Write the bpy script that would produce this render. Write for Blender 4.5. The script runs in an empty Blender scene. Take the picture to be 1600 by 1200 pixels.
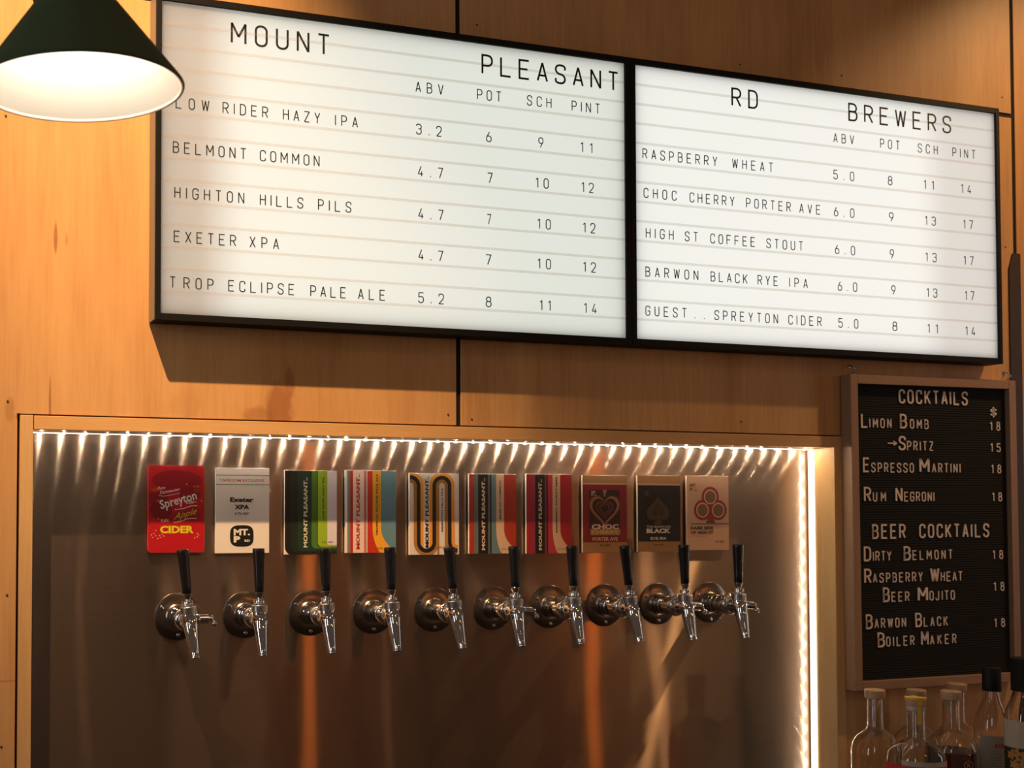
import bpy, bmesh, math, random
from math import sin, cos, pi, radians, sqrt, atan2
from mathutils import Vector, Matrix, noise
random.seed(7)
C = bpy.context.scene.collection
S = bpy.context.scene

# ---------------------------------------------------------------- camera
CAMP = dict(f=1836.7, yaw=0.308467, pit=0.029194, roll=0.002158, px=417.7, py=744.0)
CAM = Vector((-0.424257, -1.796876, 0.195191))
def cam_axes():
    y, p, r = CAMP['yaw'], CAMP['pit'], CAMP['roll']
    f = Vector((sin(y)*cos(p), cos(y)*cos(p), sin(p)))
    rt = Vector((cos(y), -sin(y), 0)); u = rt.cross(f)
    return cos(r)*rt + sin(r)*u, -sin(r)*rt + cos(r)*u, f
RT, UP, FW = cam_axes()
cd = bpy.data.cameras.new('camera'); cam = bpy.data.objects.new('camera', cd); C.objects.link(cam)
cam.matrix_world = Matrix.Translation(CAM) @ Matrix((RT, UP, -FW)).transposed().to_4x4()
cd.sensor_width = 36; cd.lens = CAMP['f']*36/1600
cd.shift_x = (800-CAMP['px'])/1600; cd.shift_y = (CAMP['py']-600)/1600
cd.clip_start = .02; cd.dof.use_dof = True; cd.dof.focus_distance = 1.80; cd.dof.aperture_fstop = 9.0
S.camera = cam
def at(x, y, Y):
    """the point of the plane at depth Y that the photograph shows at (x, y)"""
    d = (x-CAMP['px'])/CAMP['f']*RT + (CAMP['py']-y)/CAMP['f']*UP + FW
    t = (Y-CAM.y)/d.y
    return CAM + t*d

# ---------------------------------------------------------------- world, lights, exposure
w = bpy.data.worlds.new('room_ambience'); S.world = w; w.use_nodes = True
w.node_tree.nodes['Background'].inputs[0].default_value = (.86, .60, .45, 1)
w.node_tree.nodes['Background'].inputs[1].default_value = .074
S.view_settings.view_transform = 'Standard'; S.view_settings.look = 'None'
S.view_settings.exposure = 0; S.view_settings.gamma = 1; S.view_settings.use_curve_mapping = False
def light(name, kind, loc, energy, col, aim=None, **k):
    l = bpy.data.lights.new(name, kind); l.energy = energy; l.color = col
    for a, b in k.items(): setattr(l, a, b)
    o = bpy.data.objects.new(name, l); C.objects.link(o); o.location = loc
    if aim is not None:
        o.rotation_euler = (Vector(aim)-Vector(loc)).to_track_quat('-Z', 'Y').to_euler()
    return o
WARM = (1, .62, .30)
light('ceiling_spot_left', 'SPOT', (-.66, -.866, 2.18), 455, (1, .60, .30), (-.03, -.066, .57), spot_size=radians(33), spot_blend=1.0, shadow_soft_size=.018)
light('ceiling_spot_right', 'SPOT', (2.15, -.56, 1.55), 48, (1, .58, .25), (1.64, -.066, .62), spot_size=radians(62), spot_blend=1.0, shadow_soft_size=.02)
light('window_daylight', 'AREA', (-2.6, -3.4, 1.2), 7, (.86, .92, 1), (.5, 0, .1), shape='RECTANGLE', size=.35, size_y=1.5)
light('added_strip_left', 'AREA', (-2.3, -.80, .35), 5, (.90, .94, 1), (.3, -.4, .1), shape='RECTANGLE', size=.22, size_y=1.2)  # unseen strip light added for the bright bands on the chrome
light('added_strip_right', 'AREA', (3.5, -1.1, .40), 1.7, (.92, .95, 1), (.9, -.2, .1), shape='RECTANGLE', size=.22, size_y=1.2)  # added strip light: right-hand bands on the chrome, brighter letterboard
light('room_pendant_glow', 'AREA', (1.2, -3.2, 2.6), 4, (1, .66, .38), (.6, 0, .2), size=.5)
# small unseen point lights, added to put sparkles in the glass and chrome
for X, Y, Z in ((-1.4, -2.2, 1.1), (-.9, -2.7, .75), (-1.9, -1.5, .9), (4.6, -1.8, .9), (3.9, -1.4, .7)):
    light('sparkle_light', 'POINT', (X, Y, Z), .35, (1, .78, .50), shadow_soft_size=.016)
# coloured bar lamps across the room, seen mirrored in the brushed steel
for nm, X, Y, Z, en, col, rad in (('orange_bar_lamp', 1.30, -3.0, .62, 5.6, (1, .28, .05), .030),
                                  ('orange_bar_lamp', 2.74, -3.0, .60, 7.0, (1, .25, .04), .034),
                                  ('amber_bar_lamp', 3.02, -3.0, -.15, 3.6, (1, .60, .28), .034),
                                  ('amber_bar_lamp', .33, -3.0, .25, .35, (1, .62, .30), .02),
                                  ('amber_bar_lamp', 1.62, -3.0, -.25, .35, (1, .55, .28), .02)):
    light(nm, 'POINT', (X, Y, Z), en, col, shadow_soft_size=rad)

# ---------------------------------------------------------------- materials
def mat(name, col=(.5, .5, .5), rough=.5, metal=0, **k):
    m = bpy.data.materials.new(name); m.use_nodes = True
    b = m.node_tree.nodes['Principled BSDF']
    b.inputs['Base Color'].default_value = (*col, 1); b.inputs['Roughness'].default_value = rough
    b.inputs['Metallic'].default_value = metal
    for a, v in k.items(): b.inputs[a.replace('_', ' ')].default_value = v
    return m
def nt(m): return m.node_tree, m.node_tree.nodes, m.node_tree.links, m.node_tree.nodes['Principled BSDF']
def srgb(r, g, b):
    return tuple(((c/255/12.92) if c/255 <= .04045 else ((c/255+.055)/1.055)**2.4) for c in (r, g, b))

def wood(name, c1, c2, gx=38, gz=2.0, marks=(), rough=.45, var=.5, across=False, dark=(.30, .10, .035)):
    m = mat(name, c1, rough); t, N, L, b = nt(m)
    tc = N.new('ShaderNodeTexCoord')
    def noisy(sc, det=4, rg=.55, dist=0):
        mp = N.new('ShaderNodeMapping'); mp.inputs['Scale'].default_value = sc
        L.new(tc.outputs['Object'], mp.inputs[0])
        n = N.new('ShaderNodeTexNoise'); n.inputs['Scale'].default_value = 1; n.inputs['Detail'].default_value = det
        n.inputs['Roughness'].default_value = rg; n.inputs['Distortion'].default_value = dist
        L.new(mp.outputs[0], n.inputs['Vector']); return n.outputs['Fac']
    sc = (gz, gx, gx) if across else (gx, gx, gz)
    sc2 = (1.2, 9, 9) if across else (7, 9, 1.6)
    fine = noisy((sc[0]*4, sc[1]*4, sc[2]*5), 3, .6); mid = noisy(sc, 5, .6, .6); big = noisy(sc2, 3, .5, 1.2)
    mx = N.new('ShaderNodeMix'); mx.data_type = 'RGBA'
    rp = N.new('ShaderNodeMapRange'); rp.inputs[1].default_value = .3; rp.inputs[2].default_value = .7
    ad = N.new('ShaderNodeMath'); ad.operation = 'ADD'; m2 = N.new('ShaderNodeMath'); m2.operation = 'MULTIPLY'; m2.inputs[1].default_value = .66
    m1 = N.new('ShaderNodeMath'); m1.operation = 'MULTIPLY_ADD'; m1.inputs[1].default_value = .35
    L.new(fine, m1.inputs[0]); L.new(big, m2.inputs[0]); L.new(m2.outputs[0], m1.inputs[2])
    m3 = N.new('ShaderNodeMath'); m3.operation = 'MULTIPLY_ADD'; m3.inputs[1].default_value = .22
    L.new(mid, m3.inputs[0]); L.new(m1.outputs[0], m3.inputs[2])
    rp.inputs[1].default_value = .44; rp.inputs[2].default_value = .82; L.new(m3.outputs[0], rp.inputs[0])
    L.new(rp.outputs[0], mx.inputs['Factor']); mx.inputs['A'].default_value = (*c1, 1); mx.inputs['B'].default_value = (*c2, 1)
    out = mx.outputs['Result']
    for (X, Z, rx, rz, st) in marks:
        mp = N.new('ShaderNodeMapping'); mp.vector_type = 'POINT'
        mp.inputs['Location'].default_value = (-X/rx, 0, -Z/rz); mp.inputs['Scale'].default_value = (1/rx, 0, 1/rz)
        L.new(tc.outputs['Object'], mp.inputs[0])
        nn = N.new('ShaderNodeTexNoise'); nn.inputs['Scale'].default_value = 60; nn.inputs['Detail'].default_value = 3
        L.new(tc.outputs['Object'], nn.inputs['Vector'])
        g = N.new('ShaderNodeVectorMath'); g.operation = 'LENGTH'; L.new(mp.outputs[0], g.inputs[0])
        a2 = N.new('ShaderNodeMath'); a2.operation = 'MULTIPLY_ADD'; a2.inputs[1].default_value = .5
        L.new(nn.outputs['Fac'], a2.inputs[0]); L.new(g.outputs['Value'], a2.inputs[2])
        r2 = N.new('ShaderNodeMapRange'); r2.inputs[1].default_value = .85; r2.inputs[2].default_value = 1.25
        r2.inputs[3].default_value = st; r2.inputs[4].default_value = 0; L.new(a2.outputs[0], r2.inputs[0])
        mk = N.new('ShaderNodeMix'); mk.data_type = 'RGBA'; L.new(r2.outputs[0], mk.inputs['Factor'])
        L.new(out, mk.inputs['A']); mk.inputs['B'].default_value = (*dark, 1); out = mk.outputs['Result']
    L.new(out, b.inputs['Base Color'])
    bp = N.new('ShaderNodeBump'); bp.inputs['Strength'].default_value = .15; bp.inputs['Distance'].default_value = .001
    L.new(mid, bp.inputs['Height']); L.new(bp.outputs[0], b.inputs['Normal'])
    return m
P1, P2 = (.74, .43, .175), (.56, .285, .10)
def mk(x, y, rx, rz, s):
    p = at(x, y, -.064); return (p.x, p.z, rx, rz, s)
M_ply_a = wood('plywood_lower_left', P1, P2, marks=[mk(87, 372, .0035, .030, .75), mk(78, 640, .0022, .055, .7), mk(104, 375, .003, .012, .35),
               mk(436, 640, .026, .048, .75), mk(452, 600, .010, .030, .6), mk(405, 652, .030, .020, .5), mk(15, 640, .008, .022, .4),
               mk(28, 650, .004, .006, .7), mk(290, 640, .03, .05, .18), mk(14, 1064, .05, .0012, .5)], dark=(.33, .12, .04))
M_ply_b = wood('plywood_middle', P1, (.50, .25, .09), gx=48)
M_ply_c = wood('plywood_right', (.70, .38, .14), (.52, .25, .085), gx=55)
M_pine = wood('pine_trim_vertical', (.78, .50, .22), (.60, .34, .13), gx=160, gz=5)
M_pineh = wood('pine_trim_horizontal', (.78, .48, .20), (.60, .32, .12), gx=120, gz=5, across=True)
M_boardwood = wood('letterboard_oak', (.42, .25, .15), (.30, .17, .10), gx=150, gz=6)
M_boardwoodh = wood('letterboard_oak_across', (.42, .25, .15), (.30, .17, .10), gx=150, gz=6, across=True)
M_darkwood_shadow = wood('dark_timber_and_shadow', (.055, .028, .015), (.035, .018, .010), gx=90, gz=4)  # timber of the back shelf; also colours the board that imitates a shadow
M_black = mat('black_paint', (.007, .007, .007), .6, Specular_IOR_Level=.2)
M_gap = mat('dark_void', (.006, .005, .005), .9)
M_litside = mat('lit_side_grey_brown', (.20, .155, .105), .45)  # lighter than the black frame: light on its left side put into the colour
M_green = mat('green_enamel', (.080, .118, .062), .60, Specular_IOR_Level=.16)
M_enamel = mat('white_enamel', (.80, .77, .72), .35)
M_chrome = mat('chrome', (.86, .85, .84), .045, 1)
M_knurl = mat('satin_chrome', (.45, .44, .43), .28, 1)
M_handle = mat('black_handle_plastic', (.008, .008, .010), .16)
M_flange = mat('brushed_flange', (.25, .205, .17), .26, 1)
M_letter = mat('black_letter_ink', (.012, .012, .012), .6)
M_chalk = mat('cream_letter_plastic', (.90, .76, .66), .5)
M_felt = mat('black_felt', (.010, .010, .011), .95)
M_cork = wood('pale_cork', (.55, .36, .22), (.42, .25, .14), gx=200, gz=60)
M_blackcap = mat('black_cap', (.006, .006, .006), .6, Specular_IOR_Level=.2)

def brushed():
    m = bpy.data.materials.new('brushed_stainless_steel'); m.use_nodes = True; N = m.node_tree.nodes; L = m.node_tree.links
    N.remove(N['Principled BSDF']); o = N['Material Output']
    tg = N.new('ShaderNodeTangent'); tg.direction_type = 'UV_MAP'; tg.uv_map = 'UVMap'
    tc = N.new('ShaderNodeTexCoord'); mp = N.new('ShaderNodeMapping'); mp.inputs['Scale'].default_value = (5, 5, 900)
    L.new(tc.outputs['Object'], mp.inputs[0]); n = N.new('ShaderNodeTexNoise'); n.inputs['Scale'].default_value = 1; n.inputs['Detail'].default_value = 3
    L.new(mp.outputs[0], n.inputs['Vector'])
    cr = N.new('ShaderNodeMapRange'); cr.inputs[3].default_value = .85; cr.inputs[4].default_value = 1.1; L.new(n.outputs['Fac'], cr.inputs[0])
    prev = None
    for rough, an, col, fac in ((.155, .92, (.42, .31, .24), 0), (.30, .58, (.40, .30, .235), .52), (.41, .42, (.38, .29, .22), .34)):
        gl = N.new('ShaderNodeBsdfAnisotropic'); gl.inputs['Roughness'].default_value = rough; gl.inputs['Anisotropy'].default_value = an; gl.inputs['Rotation'].default_value = ROT
        vm = N.new('ShaderNodeVectorMath'); vm.operation = 'SCALE'; vm.inputs[0].default_value = col; L.new(cr.outputs[0], vm.inputs['Scale'])
        L.new(vm.outputs[0], gl.inputs['Color']); L.new(tg.outputs[0], gl.inputs['Tangent'])
        if prev is None: prev = gl.outputs[0]
        else:
            x = N.new('ShaderNodeMixShader'); x.inputs[0].default_value = fac; L.new(prev, x.inputs[1]); L.new(gl.outputs[0], x.inputs[2]); prev = x.outputs[0]
    L.new(prev, o.inputs[0]); return m
ROT = 0.0
M_steel = brushed()
def acrylic():
    m = bpy.data.materials.new('opal_acrylic_panel'); m.use_nodes = True; N = m.node_tree.nodes; L = m.node_tree.links
    N.remove(N['Principled BSDF']); o = N['Material Output']
    t = N.new('ShaderNodeBsdfTranslucent'); t.inputs[0].default_value = (.80, .81, .78, 1)
    d = N.new('ShaderNodeBsdfDiffuse'); d.inputs[0].default_value = (.80, .76, .72, 1)
    x = N.new('ShaderNodeMixShader'); x.inputs[0].default_value = .10
    L.new(t.outputs[0], x.inputs[1]); L.new(d.outputs[0], x.inputs[2]); L.new(x.outputs[0], o.inputs[0]); return m
M_opal = acrylic()
M_tray = mat('grey_tray', (.22, .22, .22), .8)
def rail_mat():
    m = bpy.data.materials.new('letter_rail_acrylic'); m.use_nodes = True; N = m.node_tree.nodes; L = m.node_tree.links
    N.remove(N['Principled BSDF']); o = N['Material Output']
    t = N.new('ShaderNodeBsdfTransparent'); t.inputs[0].default_value = (.955, .935, .915, 1)
    d = N.new('ShaderNodeBsdfDiffuse'); d.inputs[0].default_value = (.9, .86, .82, 1)
    x = N.new('ShaderNodeMixShader'); x.inputs[0].default_value = .06
    L.new(t.outputs[0], x.inputs[1]); L.new(d.outputs[0], x.inputs[2]); L.new(x.outputs[0], o.inputs[0]); return m
M_rail = rail_mat()
def emit(name, col, s):
    m = mat(name, (.8, .8, .8), .4); b = m.node_tree.nodes['Principled BSDF']
    b.inputs['Emission Color'].default_value = (*col, 1); b.inputs['Emission Strength'].default_value = s; return m
M_diode = emit('led_diode_glow', (1, .84, .62), 950)
M_cover = emit('led_cover_glow', (1, .90, .74), 2.2)
M_bulb = emit('bulb_glow', (1, .80, .58), 3)
def glass(name, col=(1, 1, 1), rough=0):
    return mat(name, col, rough, 0, Transmission_Weight=1.0, IOR=1.46)
M_glass = glass('clear_glass', (.97, .97, .95))
M_whisky = glass('dark_spirit', (.16, .05, .02))

# ---------------------------------------------------------------- helpers
def link(name, me, parent=None, loc=None):
    o = bpy.data.objects.new(name, me); C.objects.link(o)
    if parent: o.parent = parent
    if loc is not None: o.location = loc
    return o
def obj(name, bm, ms, parent=None, smooth=False, loc=None):
    me = bpy.data.meshes.new(name); bm.normal_update(); bm.to_mesh(me); bm.free()
    for m in (ms if isinstance(ms, (list, tuple)) else [ms]): me.materials.append(m)
    if smooth:
        for p in me.polygons: p.use_smooth = True
        me.set_sharp_from_angle(angle=radians(38))
    return link(name, me, parent, loc)
def tag(o, label=None, cat=None, group=None, kind=None):
    for k, v in (('label', label), ('category', cat), ('group', group), ('kind', kind)):
        if v: o[k] = v
    return o
def thing(name, label, cat, loc=(0, 0, 0), group=None, rot=None):
    o = bpy.data.objects.new(name, None); C.objects.link(o); o.location = loc; o.empty_display_size = .05
    if rot: o.rotation_euler = rot
    return tag(o, label, cat, group)
def box(bm, x0, x1, y0, y1, z0, z1, bev=0, mi=0):
    vs = [bm.verts.new((x, y, z)) for x in (x0, x1) for y in (y0, y1) for z in (z0, z1)]
    fs = [bm.faces.new([vs[i] for i in f]) for f in ((0, 1, 3, 2), (4, 6, 7, 5), (0, 4, 5, 1), (2, 3, 7, 6), (0, 2, 6, 4), (1, 5, 7, 3))]
    for f in fs: f.material_index = mi
    if bev:
        es = list({e for f in fs for e in f.edges})
        bmesh.ops.bevel(bm, geom=es, offset=bev, segments=2, affect='EDGES', profile=.5)
    return bm
def nb(): return bmesh.new()
def lathe(bm, prof, seg=32, axis='Z', M=None, mi=0, cap=True):
    """prof: list of (radius, height)"""
    rings = []
    for r, h in prof:
        ring = []
        for i in range(seg):
            a = 2*pi*i/seg
            if axis == 'Z': v = Vector((r*cos(a), r*sin(a), h))
            else: v = Vector((r*cos(a), -h, r*sin(a)))
            if M is not None: v = M @ v
            ring.append(bm.verts.new(v))
        rings.append(ring)
    for a, b in zip(rings, rings[1:]):
        for i in range(seg):
            j = (i+1) % seg
            q = (a[i], a[j], b[j], b[i])
            f = bm.faces.new(q); f.material_index = mi
    if cap:
        for rg in (rings[0], rings[-1]):
            f = bm.faces.new(rg); f.material_index = mi
    bmesh.ops.recalc_face_normals(bm, faces=bm.faces[:])
    return bm
def tube(bm, pts, r, seg=10, mi=0):
    pts = [Vector(p) for p in pts]; rings = []; n0 = None
    rs = r if isinstance(r, (list, tuple)) else [r]*len(pts)
    for i, p in enumerate(pts):
        t = (pts[min(i+1, len(pts)-1)]-pts[max(i-1, 0)]).normalized()
        if n0 is None: n0 = t.orthogonal().normalized()
        n0 = (n0-t*n0.dot(t)).normalized(); b = t.cross(n0)
        rings.append([bm.verts.new(p+rs[i]*(cos(2*pi*k/seg)*n0+sin(2*pi*k/seg)*b)) for k in range(seg)])
    for a, b in zip(rings, rings[1:]):
        for k in range(seg):
            bm.faces.new((a[k], a[(k+1) % seg], b[(k+1) % seg], b[k])).material_index = mi
    bm.faces.new(rings[0]); bm.faces.new(rings[-1])
    bmesh.ops.recalc_face_normals(bm, faces=bm.faces[:])
    return bm

# ---------------------------------------------------------------- stroke lettering
def rnd(pts, closed=False, n=5):
    """polyline with corners (x, y, radius) rounded"""
    out = []; N = len(pts)
    for i, p in enumerate(pts):
        r = p[2] if len(p) > 2 else 0
        if r == 0 or (not closed and i in (0, N-1)): out.append(Vector(p[:2])); continue
        a = Vector(pts[(i-1) % N][:2]); b = Vector(pts[(i+1) % N][:2]); c = Vector(p[:2])
        ua = (a-c); ub = (b-c); ra = min(r, ua.length*.5); rb = min(r, ub.length*.5)
        s = c+ua.normalized()*ra; e = c+ub.normalized()*rb
        k = .22
        for j in range(n+1):
            t = j/n
            m1 = s.lerp(c, .56); m2 = e.lerp(c, .56)
            q = s*(1-t)**3+m1*3*t*(1-t)**2+m2*3*t*t*(1-t)+e*t**3
            out.append(q)
    return out
def G(w):
    r = .24; h = w/2
    O = ([(0, 0, r), (0, 1, r), (w, 1, r), (w, 0, r)], True)
    g = {
     'A': [[(0, 0), (h, 1), (w, 0)], [(h*.32, .3), (w-h*.32, .3)]],
     'B': [([(0, 0), (0, 1), (w*.94, 1, .24), (w*.94, .53, .2), (0, .53)], True), ([(0, 0), (0, .53), (w, .53, .2), (w, 0, .24)], True)],
     'C': [[(w, .72), (w, 1, r), (0, 1, r), (0, 0, r), (w, 0, r), (w, .28)]],
     'D': [([(0, 0), (0, 1), (w, 1, .3), (w, 0, .3)], True)],
     'E': [[(w, 1), (0, 1), (0, 0), (w, 0)], [(0, .52), (w*.85, .52)]],
     'F': [[(w, 1), (0, 1), (0, 0)], [(0, .5), (w*.85, .5)]],
     'G': [[(w, .74), (w, 1, r), (0, 1, r), (0, 0, r), (w, 0, r), (w, .48), (w*.5, .48)]],
     'H': [[(0, 0), (0, 1)], [(w, 0), (w, 1)], [(0, .52), (w, .52)]],
     'I': [[(h*0+.001, 0), (h*0+.001, 1)]],
     'J': [[(w*.8, 1), (w*.8, 0, r), (0, 0, r), (0, .25)]],
     'K': [[(0, 0), (0, 1)], [(w, 1), (0, .38)], [(w*.32, .58), (w, 0)]],
     'L': [[(0, 1), (0, 0), (w, 0)]],
     'M': [[(0, 0), (0, 1), (w*.62, .32), (w*1.24, 1), (w*1.24, 0)]],
     'N': [[(0, 0), (0, 1), (w, 0), (w, 1)]],
     'O': [O], '0': [O],
     'P': [[(0, 0), (0, 1), (w, 1, .24), (w, .44, .24), (0, .44)]],
     'R': [[(0, 0), (0, 1), (w, 1, .24), (w, .48, .24), (0, .48)], [(w*.5, .48), (w, 0)]],
     'S': [[(w, .74), (w, 1, r), (0, 1, r), (0, .54, .22), (w, .46, .22), (w, 0, r), (0, 0, r), (0, .26)]],
     'T': [[(0, 1), (w, 1)], [(h, 1), (h, 0)]],
     'U': [[(0, 1), (0, 0, r), (w, 0, r), (w, 1)]],
     'V': [[(0, 1), (h, 0), (w, 1)]],
     'W': [[(0, 1), (w*.32, 0), (w*.66, .95), (w, 0), (w*1.32, 1)]],
     'X': [[(0, 0), (w, 1)], [(0, 1), (w, 0)]],
     'Y': [[(0, 1), (h, .45), (w, 1)], [(h, .45), (h, 0)]],
     'Z': [[(0, 1), (w, 1), (0, 0), (w, 0)]],
     '1': [[(0, .80), (w*.42, 1), (w*.42, 0)]],
     '2': [[(0, .74), (0, 1, r), (w, 1, r), (w, .56, .2), (0, 0), (w, 0)]],
     '3': [[(0, .8), (0, 1, r), (w, 1, r), (w, .54, .18), (w*.4, .54)], [(w*.4, .54), (w, .54, .18), (w, 0, r), (0, 0, r), (0, .22)]],
     '4': [[(w*.62, 1), (0, .22), (w, .22)], [(w*.72, .5), (w*.72, 0)]],
     '5': [[(w, 1), (w*.06, 1), (0, .54), (w*.3, .62, .1), (w, .6, r), (w, 0, r), (0, 0, r), (0, .22)]],
     '6': [[(w*.62, 1), (0, .42, .1), (0, 0, r), (w, 0, r), (w, .58, r), (w*.1, .58, .15)]],
     '7': [[(0, 1), (w, 1), (w*.35, 0)]],
     '8': [([(w*.06, .54, .2), (w*.06, 1, r), (w*.94, 1, r), (w*.94, .54, .2)], True), ([(0, 0, r), (0, .54, .2), (w, .54, .2), (w, 0, r)], True)],
     '9': [[(w*.38, 0), (w, .58, .1), (w, 1, r), (0, 1, r), (0, .42, r), (w*.9, .42, .15)]],
     '.': [[(0, 0), (0, .10)]],
     '$': [[(w, .70), (w, .88, r), (0, .88, r), (0, .52, .22), (w, .48, .22), (w, .12, r), (0, .12, r), (0, .30)], [(h, 1.16), (h, -.16)]],
     '>': [[(0, .5), (w*1.7, .5)], [(w*1.25, .28), (w*1.9, .5), (w*1.25, .72)]],
    }
    return g
def ribbon(bm, pts, wd, closed=False, y=0, T=None, mi=0):
    n = len(pts); L_, R_ = [], []
    # drop duplicates
    q = [pts[0]]
    for p in pts[1:]:
        if (p-q[-1]).length > 1e-5: q.append(p)
    if closed and (q[0]-q[-1]).length < 1e-5: q.pop()
    pts = q; n = len(pts)
    if not closed:
        for i in range(1, n-1):     # a very sharp corner: two strokes that meet
            if (pts[i]-pts[i-1]).normalized().dot((pts[i+1]-pts[i]).normalized()) < -.35:
                ribbon(bm, pts[:i+1], wd, False, y, T, mi); ribbon(bm, pts[i:], wd, False, y, T, mi); return
    for i, p in enumerate(pts):
        a = pts[i-1] if (i > 0 or closed) else None
        b = pts[(i+1) % n] if (i < n-1 or closed) else None
        d1 = (p-a).normalized() if a is not None else (b-p).normalized()
        d2 = (b-p).normalized() if b is not None else d1
        n1 = Vector((-d1.y, d1.x)); n2 = Vector((-d2.y, d2.x)); m = (n1+n2)
        m = m.normalized() if m.length > 1e-4 else n1
        k = min(1/max(m.dot(n1), .3), 2.2)
        e = Vector((0, 0))
        for sgn, lst in ((1, L_), (-1, R_)):
            v = p+m*k*sgn*wd/2
            v3 = T(v.x, v.y) if T else (v.x, y, v.y)
            lst.append(bm.verts.new(v3))
    rng = range(n if closed else n-1)
    for i in rng:
        j = (i+1) % n
        f = bm.faces.new((L_[i], R_[i], R_[j], L_[j])); f.material_index = mi
def stroke_glyph(bm, ch, w, sw, T=None, mi=0):
    for s in G(w)[ch]:
        pts, cl = s if isinstance(s, tuple) else (s, False)
        pts = rnd(pts, cl); 
        # keep strokes inside the cap height
        pts = [Vector((p.x, sw/2+p.y*(1-sw))) for p in pts]
        ribbon(bm, pts, sw, cl, 0, T, mi)
def adv(ch, w):
    return {'M': w*1.24, 'W': w*1.32, 'I': .001, '1': w*.42, '.': .001, '>': w*1.9}.get(ch, w)
_glyphs = {}
def glyph_mesh(ch, w, sw, m, th):
    k = (ch, w, sw, m.name)
    if k not in _glyphs:
        bm = nb(); stroke_glyph(bm, ch, w, sw)
        if th:
            g = bmesh.ops.extrude_face_region(bm, geom=bm.faces[:])
            bmesh.ops.translate(bm, verts=[v for v in g['geom'] if isinstance(v, bmesh.types.BMVert)], vec=(0, -th, 0))
        bmesh.ops.recalc_face_normals(bm, faces=bm.faces[:])
        me = bpy.data.meshes.new('letter'); bm.to_mesh(me); bm.free(); me.materials.append(m); _glyphs[k] = me
    return _glyphs[k]
def word(txt, xa, xb, z, h, y, parent, m, w=.5, sw=.1, th=.02, first=None, name='letter'):
    """letters of one word, each an object, spread from xa to xb on baseline z; first = cap scale of the initial"""
    hs = [h*(first if (first and i == 0) else 1) for i in range(len(txt))]
    ws = [adv(c, w)*k for c, k in zip(txt, hs)]
    st = sw*h
    if len(txt) > 1: gap = ((xb-xa-st)-sum(ws))/(len(txt)-1); x = xa+st/2
    else: gap = 0; x = (xa+xb)/2-ws[0]/2
    for c, k, a in zip(txt, hs, ws):
        o = link(name, glyph_mesh(c, w, sw*h/k if first else sw, m, th), parent)
        sx = k
        if len(txt) == 1 and ws[0] > .25*h and xb-xa > st*2.5:
            sx = k*min(1.7, max(.75, (xb-xa-st)/ws[0])); x = (xa+xb)/2-ws[0]*sx/k/2
        o.location = (x, y, z); o.scale = (sx, h, k)
        x += a+gap

# ---------------------------------------------------------------- setting: wall, frame, steel
YW = -.064                      # face of the plywood
SX1, SX2, SG = .4562, 1.6610, .0082   # panel joints
SGH = .0062
FX0, FX1, FZ1 = -.2494, 1.2347, .3333  # outer edge of the niche frame
IX0, IX1, IZ1 = -.2304, 1.2144, .3125
ZS = .9715                      # horizontal joint
g = .0018
wall = tag(bpy.data.objects.new('wall_back', None), kind='structure'); C.objects.link(wall)
wall['label'] = 'plywood clad wall behind the bar'
bm = nb(); box(bm, -1.6, 3.2, -.044, -.030, FZ1+.001, 2.0); box(bm, -1.6, FX0-.001, -.044, -.03, -1.2, FZ1); box(bm, FX1+.001, 3.2, -.044, -.03, -1.2, FZ1)
obj('backing_board', bm, M_gap, wall)
def panel(rects, m):
    """one plywood sheet, outline made of rectangles that share edges"""
    bm = nb()
    for r in rects: box(bm, r[0], r[1], YW, -.0445, r[2], r[3])
    return obj('plywood_panel', bm, m, wall)
def lpanel(poly, m):
    bm = nb(); vs = [bm.verts.new((x, YW, z)) for x, z in poly]; f = bm.faces.new(vs)
    r = bmesh.ops.extrude_face_region(bm, geom=[f])
    bmesh.ops.translate(bm, verts=[v for v in r['geom'] if isinstance(v, bmesh.types.BMVert)], vec=(0, -YW-.0445, 0))
    bmesh.ops.recalc_face_normals(bm, faces=bm.faces[:])
    bmesh.ops.bevel(bm, geom=[e for e in bm.edges if all(abs(v.co.y-YW) < 1e-6 for v in e.verts)], offset=.0006, segments=1, affect='EDGES')
    return obj('plywood_panel', bm, m, wall)
e = SG/2
lpanel([(-1.6, -1.2), (FX0-.0035, -1.2), (FX0-.0035, FZ1+g), (SX1-e, FZ1+g), (SX1-e, ZS-e), (-1.6, ZS-e)], M_ply_a)
lpanel([(SX1+e, FZ1+g), (FX1+.0015, FZ1+g), (FX1+.0015, -1.2), (SX2-e, -1.2), (SX2-e, ZS-e), (SX1+e, ZS-e)], M_ply_b)
lpanel([(SX2+e, -1.2), (3.2, -1.2), (3.2, ZS+.5), (SX2+e, ZS+.5)], M_ply_c)
lpanel([(-1.6, ZS+e), (SX1-e, ZS+e), (SX1-e, 2.0), (-1.6, 2.0)], M_ply_a)
lpanel([(SX1+e, ZS+e), (SX2-e, ZS+e), (SX2-e, 2.0), (SX1+e, 2.0)], M_ply_b)
for r_ in ((SX1-e-.0004, SX1+e+.0004, FZ1+g, 2.0), (SX2-e-.0004, SX2+e+.0004, -1.2, 2.0)):
    bm = nb(); box(bm, r_[0], r_[1], YW+.0022, -.0446, r_[2], r_[3]); obj('joint_strip', bm, M_gap, wall)
for a_, b_ in ((-1.6, SX1-e-.0006), (SX1+e+.0006, SX2-e-.0006)):
    bm = nb(); box(bm, a_, b_, YW+.0024, -.0446, ZS-e-.0004, ZS+e+.0004); obj('joint_strip', bm, M_gap, wall)
bmn = nb(); lathe(bmn, [(.0016, 0), (.0016, .0008)], 10, 'Y'); men = bpy.data.meshes.new('nail_head'); bmn.to_mesh(men); bmn.free(); men.materials.append(mat('rusty_nail', (.05, .02, .01), .6))
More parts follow.
